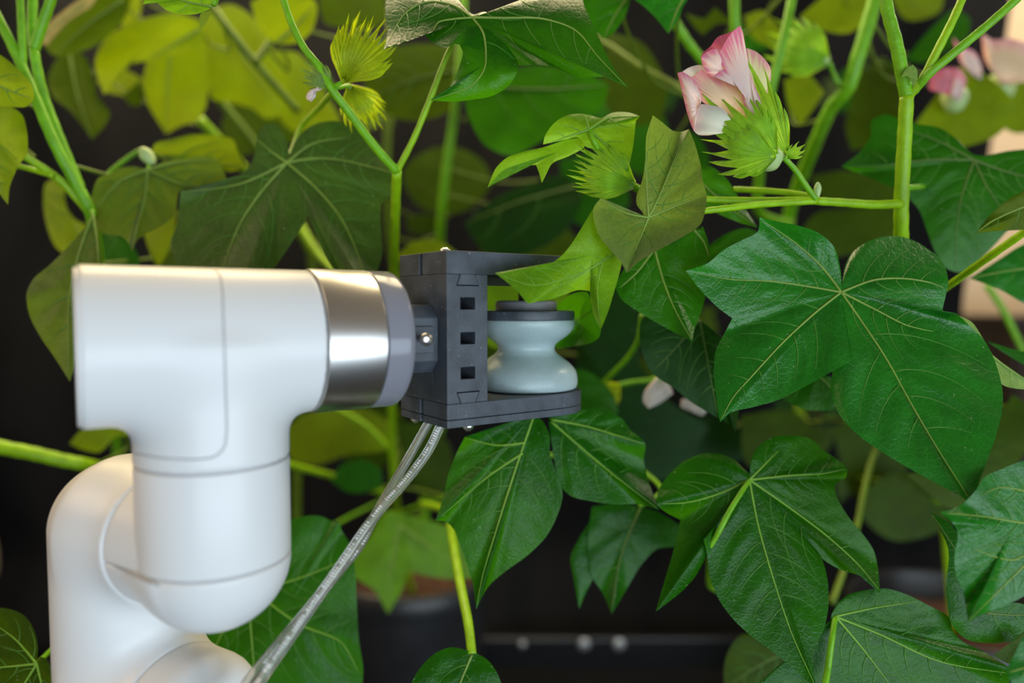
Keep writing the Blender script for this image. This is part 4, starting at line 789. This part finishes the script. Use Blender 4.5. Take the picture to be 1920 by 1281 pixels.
leaf('center', [(640, 770), (700, 760), (760, 770), (735, 850), (700, 905), (650, 870)], (735, 800), 1.0, 'olive', lod=0)
bud('center', (643, 154), 60, 130, .452, 'bracty', 88, 13, label='yellow-green bud with fringed bracts pointing up', pet=[(625, 162, .455)])
bud('center', (622, 158), 150, 62, .455, 'pale', 80, 7, pet=[(626, 163, .456)], label='small pale bud')
bud('center', (655, 160), -62, 95, .50, 'bracty', 80, 8, pet=[(630, 165, .48)], label='blurred pale bud hanging below the node')
petal(PL['center'], [(600, 160), (588, 166), (578, 172), (574, 184), (583, 191), (592, 182), (594, 172), (604, 168)], (590, 173), .450, 'wither', belly=2, name='withered_petal')
leaf('center', [(268, 8, -2), (286, 0), (310, 18), (332, 26), (370, 26), (396, 15), (425, -20), (350, -50), (285, -35)], (400, 10), .447, 'bright', f=(350, 0), veins=[[(397, 12), (340, 0), (290, -25)]], sec=3, pet=[(430, -40, .45), (520, -60, .45), (530, -20, .446)], curl=0, bulge=2)
leaf('center', [(376, 26), (396, 20), (391, 36), (373, 61), (374, 44)], (390, 24), .446, 'cupped', lod=0, pet=False, g=(0, 0), noves=True)

# ---- left plant
leaf('left', [(280, 316), (248, 312), (226, 315), (205, 326), (184, 334), (170, 380), (179, 396), (176, 411), (183, 431), (201, 440), (226, 443), (241, 456), (247, 472, -10), (258, 450), (271, 440), (301, 425), (326, 405), (331, 385), (337, 358), (372, 352), (402, 355), (426, 350), (423, 332), (415, 310), (402, 295), (375, 292), (340, 297), (308, 303)], (277, 318), .56, 'cupped', g=(0, -.12), veins=[[(277, 318), (272, 370), (258, 420), (248, 466)], [(277, 318), (340, 345), (420, 350)], [(277, 318), (225, 340), (180, 390)], [(277, 318), (330, 305), (400, 300)]], sec=4, pet=[(282, 295, .59), (270, 280, .61), (200, 330, .6), (165, 395, .555)], curl=2)
blob('axillary_bud', PL['left'], (276, 293), .57, .0052, 0, .0085, 'calyx', ax=(-.6, 0, .8))
leaf('left', [(282, 300), (290, 270), (322, 261), (362, 252), (402, 254), (437, 262), (446, 285), (462, 312), (430, 322), (400, 297), (340, 290), (300, 297)], (290, 290), .62, 'yellow', lod=1, sec=3)
leaf('left', [(174, 400), (164, 420), (130, 460), (92, 498), (62, 524), (50, 550, -4), (55, 590), (76, 632), (106, 676), (131, 716, -10), (152, 650), (168, 600), (186, 550), (190, 490), (184, 440), (179, 410)], (174, 402), .53, 'cupped', g=(0, -.08), f=(130, 540), veins=[[(174, 402), (150, 470), (130, 560), (128, 700)], [(174, 402), (182, 450), (185, 500)]], sec=4, pet=[(172, 396, .54)])
leaf('left', [(85, 345), (102, 335), (126, 340), (121, 362), (126, 392), (142, 412), (162, 424), (156, 448), (122, 478), (104, 462), (90, 430), (82, 390)], (150, 440), .68, 'yellow', f=(110, 410), lod=1, sec=2)
leaf('left', [(262, 400), (332, 392), (326, 445), (299, 502), (285, 482), (270, 440)], (330, 400), .66, 'yellow', lod=0)
leaf('left', [(178, 430), (215, 440), (242, 452), (262, 490), (256, 520), (200, 520), (184, 472)], (200, 440), .64, 'dark', lod=0)
leaf('left', [(-40, 85), (2, 104), (32, 128), (60, 160), (63, 186), (50, 200), (0, 199), (-50, 195)], (-40, 140), .50, 'yellow', lod=1, sec=3)
leaf('left', [(-40, 190), (20, 200), (41, 215), (51, 250), (50, 290), (35, 310), (28, 325), (18, 352), (15, 384), (4, 370), (-20, 330), (-60, 280)], (-40, 220), .51, 'yellow', lod=1, sec=3, f=(0, 260))
leaf('left', [(69, 1240), (71, 1215), (63, 1180), (46, 1155), (20, 1143), (-12, 1140), (-60, 1170), (-60, 1300), (30, 1335), (92, 1300), (97, 1255), (86, 1236), (78, 1232)], (69, 1245), .47, 'olive', veins=[[(69, 1245), (30, 1200), (-10, 1170)], [(69, 1245), (20, 1250), (-40, 1255)], [(69, 1245), (40, 1290), (10, 1320)], [(69, 1245), (80, 1290), (85, 1310)]], sec=3, vm='veinb', pet=[(90, 1225, .5), (140, 1180, .6), (260, 1020, .93)])
leaf('left', [(150, 842), (130, 832), (144, 815), (160, 800), (200, 792), (246, 796), (241, 815), (216, 820), (186, 848)], (200, 800), .68, 'yellow', lod=0)

# ---- the pink flower
fl = blob('cotton_flower', PL['right'], (1442, 296), .452, .0085, 0, .0085, 'calyx', label='half-open cotton flower, pink and white petals over fringed green bracts')
petal(fl, [(1388, 48), (1370, 60), (1345, 70), (1333, 86), (1318, 99), (1313, 108), (1340, 118), (1380, 100), (1392, 70)], (1385, 130), .452, 'rose', belly=3)
petal(fl, [(1400, 90), (1418, 97), (1430, 107), (1444, 126), (1446, 142), (1441, 166), (1436, 188), (1420, 200), (1404, 150), (1398, 115)], (1418, 205), .453, 'straw', belly=3)
petal(fl, [(1277, 136), (1296, 125), (1318, 123), (1330, 140), (1310, 160), (1290, 150)], (1330, 165), .450, 'white', belly=2)
petal(fl, [(1286, 148), (1300, 143), (1316, 131), (1326, 138), (1338, 144), (1356, 146), (1372, 153), (1392, 165), (1400, 195), (1402, 220), (1385, 228), (1362, 218), (1340, 202), (1318, 192), (1308, 176), (1300, 160)], (1398, 226), .446, 'peach', belly=4)
petal(fl, [(1313, 196), (1332, 197), (1354, 203), (1366, 215), (1362, 240), (1347, 250), (1326, 254), (1308, 252), (1299, 241), (1303, 222), (1307, 206)], (1385, 245), .438, 'white', belly=5)
petal(fl, [(1270, 137), (1279, 135), (1296, 145), (1306, 156), (1313, 173), (1315, 190), (1307, 206), (1303, 225), (1301, 246), (1295, 232), (1289, 214), (1283, 190), (1276, 160)], (1312, 200), .437, 'pink', belly=5)
petal(fl, [(1315, 107), (1332, 94), (1351, 91), (1354, 115), (1372, 128), (1352, 140), (1335, 145), (1325, 136), (1317, 120)], (1365, 135), .442, 'pink', belly=3)
petal(fl, [(1337, 143), (1352, 133), (1383, 128), (1389, 150), (1389, 172), (1375, 156), (1360, 148)], (1386, 165), .438, 'pink', belly=2)
petal(fl, [(1388, 48), (1394, 65), (1396, 90), (1401, 115), (1407, 140), (1417, 165), (1428, 190), (1432, 210), (1412, 216), (1398, 204), (1392, 185), (1388, 160), (1385, 142), (1381, 130), (1364, 128), (1349, 116), (1346, 105), (1354, 90), (1362, 75), (1375, 58)], (1418, 212), .439, 'pink', belly=4)
bract(fl, (1478, 292), 112, 44, [86, 120, 168, 196, 216, 190, 120], .447, 'bract', belly=9, val=.74, bend=4, tipd=-2)
bract(fl, (1456, 286), 136, 84, [78, 104, 118, 124, 150, 166, 152, 130, 100], .440, 'bract', belly=11, val=.70, bend=-4, tipd=4)
bract(fl, (1452, 294), 178, 104, [96, 116, 128, 132, 126, 116, 104, 84, 60], .437, 'bract', belly=12, val=.70, bend=-8, tipd=6)
bract(fl, (1476, 296), 38, 76, [28, 36, 40, 36, 26], .446, 'bract', belly=3, val=.74)

# ---- plants further back
plant('back_left', (-.36, 1.16, .01), 'blurred yellow-green cotton plant far behind at upper left, against the cloth')
plant('back_mid', (-.143, 1.17, .01), 'blurred dark cotton plant far behind the gripper, with thin upright stems')
plant('back_right', (.46, 1.14, .01), 'blurred cotton plant far behind the pink flower, with pale pink blooms')
def rootpx(k): return px_of(WLD[PL[k]])
stem('back_left', [px_of((-.36, 1.16, .012)), (560, 800, 1.08), (590, 520, 1.0), (560, 400, .95), (470, 260, .9), (400, 170, .87), (330, 20, .84), (310, -60, .84)], .006, .004, 'stemd', 'stem')
stem('back_left', [(580, 470, .98), (560, 430, .92), (540, 330, .88), (575, 260, .85)], .004, .003, 'stemb')
stem('back_left', [(560, 210, .8), (480, 120, .76), (425, 50, .74), (395, 10, .74)], .0042, .0038, 'stemd')
stem('back_left', [(478, 118, .72), (500, 90, .73), (525, 40, .74)], .0036, .0036, 'stemd')
stem('back_left', [(560, 420, .9), (600, 480, .88), (640, 520, .86)], .005, .004, 'stemb')
stem('back_left', [(375, 225, .8), (410, 262, .82), (470, 330, .86)], .0055, .005, 'stemb')
stem('back_mid', [px_of((-.143, 1.17, .012)), (800, 900, 1.12), (850, 700, 1.04), (825, 450, .86), (835, 330, .82), (848, 240, .8), (860, 150, .78), (870, -40, .78)], .0058, .0046, 'stem', 'stem')
stem('back_mid', [(850, 700, 1.04), (740, 500, .95), (725, 330, .9), (730, 180, .88), (735, -40, .88)], .0055, .0045, 'stemd')
stem('back_mid', [(870, 100, .8), (1020, 40, .8), (1140, 85, .78), (1200, 125, .76), (1275, 165, .74), (1310, 190, .72)], .0036, .0026, 'stemd')
stem('back_right', [px_of((.46, 1.14, .012)), (1500, 700, 1.0), (1480, 400, .8), (1520, 290, .72), (1560, 200, .68), (1590, 165, .66), (1605, 120, .65), (1640, 0, .64), (1650, -50, .64)], .0066, .0062, 'stem', 'stem')
stem('back_right', [(1480, 420, .8), (1425, 400, .72), (1424, 330, .68), (1430, 250, .66), (1450, 150, .65), (1470, 70, .64), (1490, -30, .64)], .0052, .0034, 'stem')
stem('back_right', [(1420, 300, .7), (1395, 150, .66), (1380, 60, .63), (1376, -30, .62)], .0045, .0046, 'stem')
stem('back_right', [(1265, 40, .62), (1290, 80, .63), (1330, 130, .65), (1400, 220, .7)], .0042, .0040, 'stem')
bud('back_right', (1555, 118), 155, 120, .66, 'bract', 84, 8, pet=[(1568, 150, .66), (1585, 170, .665)], label='blurred green bud behind the pink flower')
B = leaf
B('back_left', [(300, 40), (340, 30), (376, 40), (386, 90), (391, 140), (386, 200), (371, 226), (340, 236), (312, 251), (295, 226), (275, 190), (268, 150), (275, 110), (265, 70)], (330, 40), .80, 'yellow', lod=1, sec=0)
B('back_left', [(178, 115), (200, 70), (250, 42), (330, 24), (385, 45), (378, 82), (340, 97), (290, 112), (240, 122), (215, 150), (195, 178), (185, 150)], (375, 55), .76, 'yellow', f=(280, 80), lod=1, sec=0)
B('back_left', [(130, 92), (160, 108), (176, 150), (182, 180), (206, 212), (196, 236), (173, 262), (155, 236), (130, 206), (100, 182), (89, 150), (104, 115)], (130, 100), .76, 'olive', f=(145, 170), lod=1, sec=0)
B('back_left', [(80, 72), (105, 45), (135, 15), (170, -8), (250, -12), (230, 40), (185, 82), (140, 100), (100, 104)], (230, 0), .74, 'olive', f=(150, 50), lod=1, sec=0)
B('back_left', [(72, 78), (88, 48), (118, 22), (155, -4), (185, -14), (172, 10), (132, 36), (106, 62), (86, 84)], (160, 5), .725, 'cream', f=(112, 42), lod=1, sec=0, pet=False)  # warm highlight streak on the leaf, added as a coloured patch
B('back_left', [(385, 30), (430, 8), (472, 30), (502, 70), (522, 120), (542, 172), (532, 212), (500, 222), (470, 202), (430, 192), (398, 186), (386, 130)], (410, 20), .84, 'yellow', f=(455, 110), lod=1, sec=0)
B('back_left', [(470, 5), (500, -12), (560, -14), (592, 5), (588, 50), (562, 78), (522, 82), (490, 62)], (520, 80), .72, 'yellow', f=(530, 30), lod=1, sec=0)
B('back_left', [(430, 190), (500, 205), (560, 198), (585, 230), (562, 262), (500, 278), (440, 292), (415, 245)], (560, 210), .92, 'olive', f=(500, 240), lod=0)
B('back_left', [(510, 95), (560, 100), (605, 165), (640, 225), (600, 255), (540, 240), (510, 180)], (600, 230), .86, 'yellow', f=(560, 170), lod=0)
B('back_left', [(215, -20), (270, -25), (262, 30), (250, 60), (220, 40)], (260, -20), .86, 'yellow', f=(240, 10), lod=0)
B('back_left', [(595, -15), (720, -20), (722, 40), (690, 55), (650, 50), (610, 45)], (715, 0), .80, 'olive', f=(660, 15), lod=0)
B('back_left', [(180, 150), (230, 130), (270, 150), (250, 180), (225, 178), (200, 172)], (265, 150), .84, 'yellow', f=(225, 155), lod=0)
B('back_left', [(230, 180), (262, 150), (268, 195), (250, 200)], (266, 160), .80, 'olive', lod=0)
B('back_left', [(300, 400), (345, 500), (380, 620), (330, 600), (290, 500)], (340, 410), 1.0, 'olive', f=(330, 510), lod=0)
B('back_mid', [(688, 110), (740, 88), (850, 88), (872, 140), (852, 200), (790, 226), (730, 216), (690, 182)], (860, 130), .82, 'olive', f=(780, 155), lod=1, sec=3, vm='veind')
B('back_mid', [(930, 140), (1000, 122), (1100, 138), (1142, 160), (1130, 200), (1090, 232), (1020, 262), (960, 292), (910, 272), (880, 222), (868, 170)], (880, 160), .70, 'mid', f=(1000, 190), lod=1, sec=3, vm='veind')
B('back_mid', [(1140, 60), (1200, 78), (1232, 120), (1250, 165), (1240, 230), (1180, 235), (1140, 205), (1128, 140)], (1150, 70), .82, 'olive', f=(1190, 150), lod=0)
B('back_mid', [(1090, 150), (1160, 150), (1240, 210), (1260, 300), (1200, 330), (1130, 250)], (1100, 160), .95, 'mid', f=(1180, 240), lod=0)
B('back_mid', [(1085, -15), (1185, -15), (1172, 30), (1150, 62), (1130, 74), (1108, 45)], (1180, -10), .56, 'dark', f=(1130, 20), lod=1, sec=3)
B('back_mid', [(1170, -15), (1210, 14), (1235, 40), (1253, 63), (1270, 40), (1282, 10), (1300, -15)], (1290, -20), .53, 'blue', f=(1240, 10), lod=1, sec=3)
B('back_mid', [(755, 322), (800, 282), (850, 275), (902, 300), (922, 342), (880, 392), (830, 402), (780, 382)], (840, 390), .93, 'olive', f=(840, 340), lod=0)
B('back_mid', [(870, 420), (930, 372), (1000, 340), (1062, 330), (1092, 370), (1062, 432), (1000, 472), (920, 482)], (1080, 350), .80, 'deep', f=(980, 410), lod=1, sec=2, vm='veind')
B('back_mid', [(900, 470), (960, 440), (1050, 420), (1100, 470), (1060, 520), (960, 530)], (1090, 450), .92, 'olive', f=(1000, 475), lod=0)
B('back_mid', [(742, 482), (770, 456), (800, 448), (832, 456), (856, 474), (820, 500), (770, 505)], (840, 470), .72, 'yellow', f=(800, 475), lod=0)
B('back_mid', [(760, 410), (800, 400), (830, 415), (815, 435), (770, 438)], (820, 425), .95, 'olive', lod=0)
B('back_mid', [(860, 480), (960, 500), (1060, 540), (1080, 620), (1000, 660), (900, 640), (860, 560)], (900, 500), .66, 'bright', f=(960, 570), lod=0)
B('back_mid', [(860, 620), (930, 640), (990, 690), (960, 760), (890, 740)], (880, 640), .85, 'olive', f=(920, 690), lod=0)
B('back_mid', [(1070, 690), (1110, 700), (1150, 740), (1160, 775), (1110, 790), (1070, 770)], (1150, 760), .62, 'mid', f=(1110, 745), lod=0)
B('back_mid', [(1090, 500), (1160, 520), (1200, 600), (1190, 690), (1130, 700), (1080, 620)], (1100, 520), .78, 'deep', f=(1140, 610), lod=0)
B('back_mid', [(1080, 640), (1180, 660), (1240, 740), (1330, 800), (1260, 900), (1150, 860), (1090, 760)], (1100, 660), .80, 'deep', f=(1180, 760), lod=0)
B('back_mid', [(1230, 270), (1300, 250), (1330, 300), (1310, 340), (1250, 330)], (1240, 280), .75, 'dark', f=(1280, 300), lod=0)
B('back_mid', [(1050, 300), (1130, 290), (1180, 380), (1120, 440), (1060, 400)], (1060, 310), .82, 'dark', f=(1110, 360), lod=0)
bud('back_mid', (1160, 722), 220, 60, .66, 'bracty', 80, 6, pet=[(1190, 716, .66), (1226, 711, .68), (1260, 690, .72)], label='pale yellow-green bud below the roller')
wf = blob('cotton_flower', PL['back_mid'], (1236, 716), .60, .004, 0, .005, 'calyx', label='withered pale flower partly hidden by dark leaves')
petal(wf, [(1232, 706), (1208, 735), (1206, 752), (1216, 766), (1238, 756), (1262, 738), (1252, 716)], (1236, 712), .598, 'wither', belly=4)
petal(wf, [(1278, 748), (1276, 762), (1296, 772), (1318, 780), (1326, 770), (1306, 760), (1290, 750)], (1290, 748), .596, 'wither', belly=3)
stem('back_mid', [(1204, 590, .56), (1196, 640, .57), (1176, 672, .6), (1130, 720, .66), (1080, 780, .76)], .0022, .002, 'stem')
B('back_right', [(1285, 25), (1320, 35), (1340, 14), (1378, 45), (1345, 45), (1318, 66), (1298, 45)], (1380, 35), .72, 'olive', f=(1330, 40), lod=0)
B('back_right', [(1395, 30), (1430, 20), (1470, 60), (1450, 90), (1410, 70)], (1440, 30), .8, 'yellow', f=(1430, 55), lod=0)
B('back_right', [(1500, 30), (1560, -15), (1645, -15), (1632, 30), (1592, 62), (1548, 58)], (1600, -10), .74, 'yellow', f=(1570, 20), lod=0)
B('back_right', [(1668, -12), (1772, -12), (1762, 22), (1700, 38)], (1720, -10), .86, 'yellow', lod=0)
B('back_right', [(1698, 112), (1740, 60), (1790, 18), (1818, 35), (1812, 72), (1770, 98), (1730, 118)], (1700, 100), .80, 'mid', f=(1760, 65), lod=0)
B('back_right', [(1585, 240), (1608, 150), (1650, 105), (1682, 130), (1692, 222), (1640, 272), (1596, 282)], (1660, 110), .82, 'olive', f=(1640, 190), lod=0)
B('back_right', [(1700, 255), (1755, 180), (1800, 125), (1862, 150), (1905, 202), (1872, 252), (1810, 275), (1750, 285)], (1800, 130), .74, 'yellow', f=(1800, 205), lod=1, sec=0)
B('back_right', [(1880, 120), (1950, 140), (1960, 240), (1900, 250), (1850, 200)], (1890, 130), .8, 'yellow', f=(1900, 190), lod=0)
B('back_right', [(1470, 150), (1512, 138), (1545, 172), (1520, 212), (1500, 235), (1478, 200)], (1500, 150), .74, 'yellow', f=(1505, 180), lod=0)
B('back_right', [(1500, 435), (1530, 400), (1580, 392), (1685, 395), (1695, 445), (1600, 475), (1550, 482)], (1680, 410), .80, 'olive', f=(1590, 435), lod=0)
B('back_right', [(1520, 330), (1600, 320), (1680, 350), (1690, 400), (1600, 390), (1540, 370)], (1690, 370), .84, 'olive', f=(1600, 355), lod=0)
B('back_right', [(1640, 905), (1700, 885), (1765, 925), (1780, 985), (1742, 1005), (1680, 1015), (1640, 995), (1610, 950)], (1650, 900), .82, 'olive', f=(1700, 950), lod=0)
B('back_right', [(1560, 800), (1640, 780), (1700, 860), (1680, 930), (1600, 930)], (1660, 790), .88, 'olive', f=(1630, 860), lod=0)
B('back_right', [(1700, 890), (1800, 860), (1900, 740), (1960, 780), (1900, 880), (1800, 960)], (1900, 760), .62, 'olive', f=(1830, 860), lod=0)
B('back_right', [(1390, 780), (1480, 770), (1560, 830), (1500, 900), (1400, 870)], (1540, 790), .78, 'olive', f=(1470, 830), lod=0)
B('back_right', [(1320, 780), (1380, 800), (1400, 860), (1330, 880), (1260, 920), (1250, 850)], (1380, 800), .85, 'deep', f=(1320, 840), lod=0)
pf = blob('cotton_flower', PL['back_right'], (1870, 170), .76, .016, 0, .018, 'calyx', label='blurred pale pink flower at the right edge')
petal(pf, [(1840, 62), (1862, 75), (1890, 72), (1925, 82), (1960, 100), (1950, 150), (1890, 152), (1850, 120)], (1880, 160), .745, 'peach', belly=8)
petal(pf, [(1786, 70), (1800, 85), (1830, 100), (1842, 130), (1825, 142), (1803, 120)], (1840, 150), .74, 'pink', belly=6)
pf2 = blob('cotton_flower', PL['back_right'], (1790, 185), .72, .012, 0, .014, 'calyx', label='blurred pink bud behind the forked stems')
petal(pf2, [(1745, 140), (1770, 128), (1800, 130), (1812, 150), (1800, 180), (1770, 176), (1742, 168)], (1790, 182), .705, 'rose', belly=6)
petal(pf2, [(1790, 140), (1808, 150), (1800, 190), (1782, 178)], (1790, 185), .70, 'pink', belly=4)
# leaves in the depth of the thicket
TPL = [(0.0, -.03), (-.12, -.25), (-.35, -.33), (-.55, -.2), (-.75, .05), (-.95, .22), (-.7, .27), (-.45, .34), (-.42, .55), (-.25, .82), (0, 1.15), (.25, .82), (.42, .55), (.45, .34), (.7, .27), (.95, .22), (.75, .05), (.55, -.2), (.35, -.33), (.12, -.25)]
def fill(key, n, x0, x1, y0, y1, d0, d1, mats, smin=.05, smax=.075):
    for i in range(n):
        x, y, d = R.uniform(x0, x1), R.uniform(y0, y1), R.uniform(d0, d1); s = R.uniform(smin, smax) * F / d * .62; a = R.uniform(-.8, .8); sq = R.uniform(.6, 1)
        out = [(x + s * (px * sq * math.cos(a) - py * math.sin(a)), y + s * (px * sq * math.sin(a) + py * math.cos(a))) for px, py in TPL]
        leaf(key, out, (x, y), d, R.choice(mats), g=(R.uniform(-.2, .2), R.uniform(-.35, -.05)), lod=0, curl=8, pet=False, sec=0)
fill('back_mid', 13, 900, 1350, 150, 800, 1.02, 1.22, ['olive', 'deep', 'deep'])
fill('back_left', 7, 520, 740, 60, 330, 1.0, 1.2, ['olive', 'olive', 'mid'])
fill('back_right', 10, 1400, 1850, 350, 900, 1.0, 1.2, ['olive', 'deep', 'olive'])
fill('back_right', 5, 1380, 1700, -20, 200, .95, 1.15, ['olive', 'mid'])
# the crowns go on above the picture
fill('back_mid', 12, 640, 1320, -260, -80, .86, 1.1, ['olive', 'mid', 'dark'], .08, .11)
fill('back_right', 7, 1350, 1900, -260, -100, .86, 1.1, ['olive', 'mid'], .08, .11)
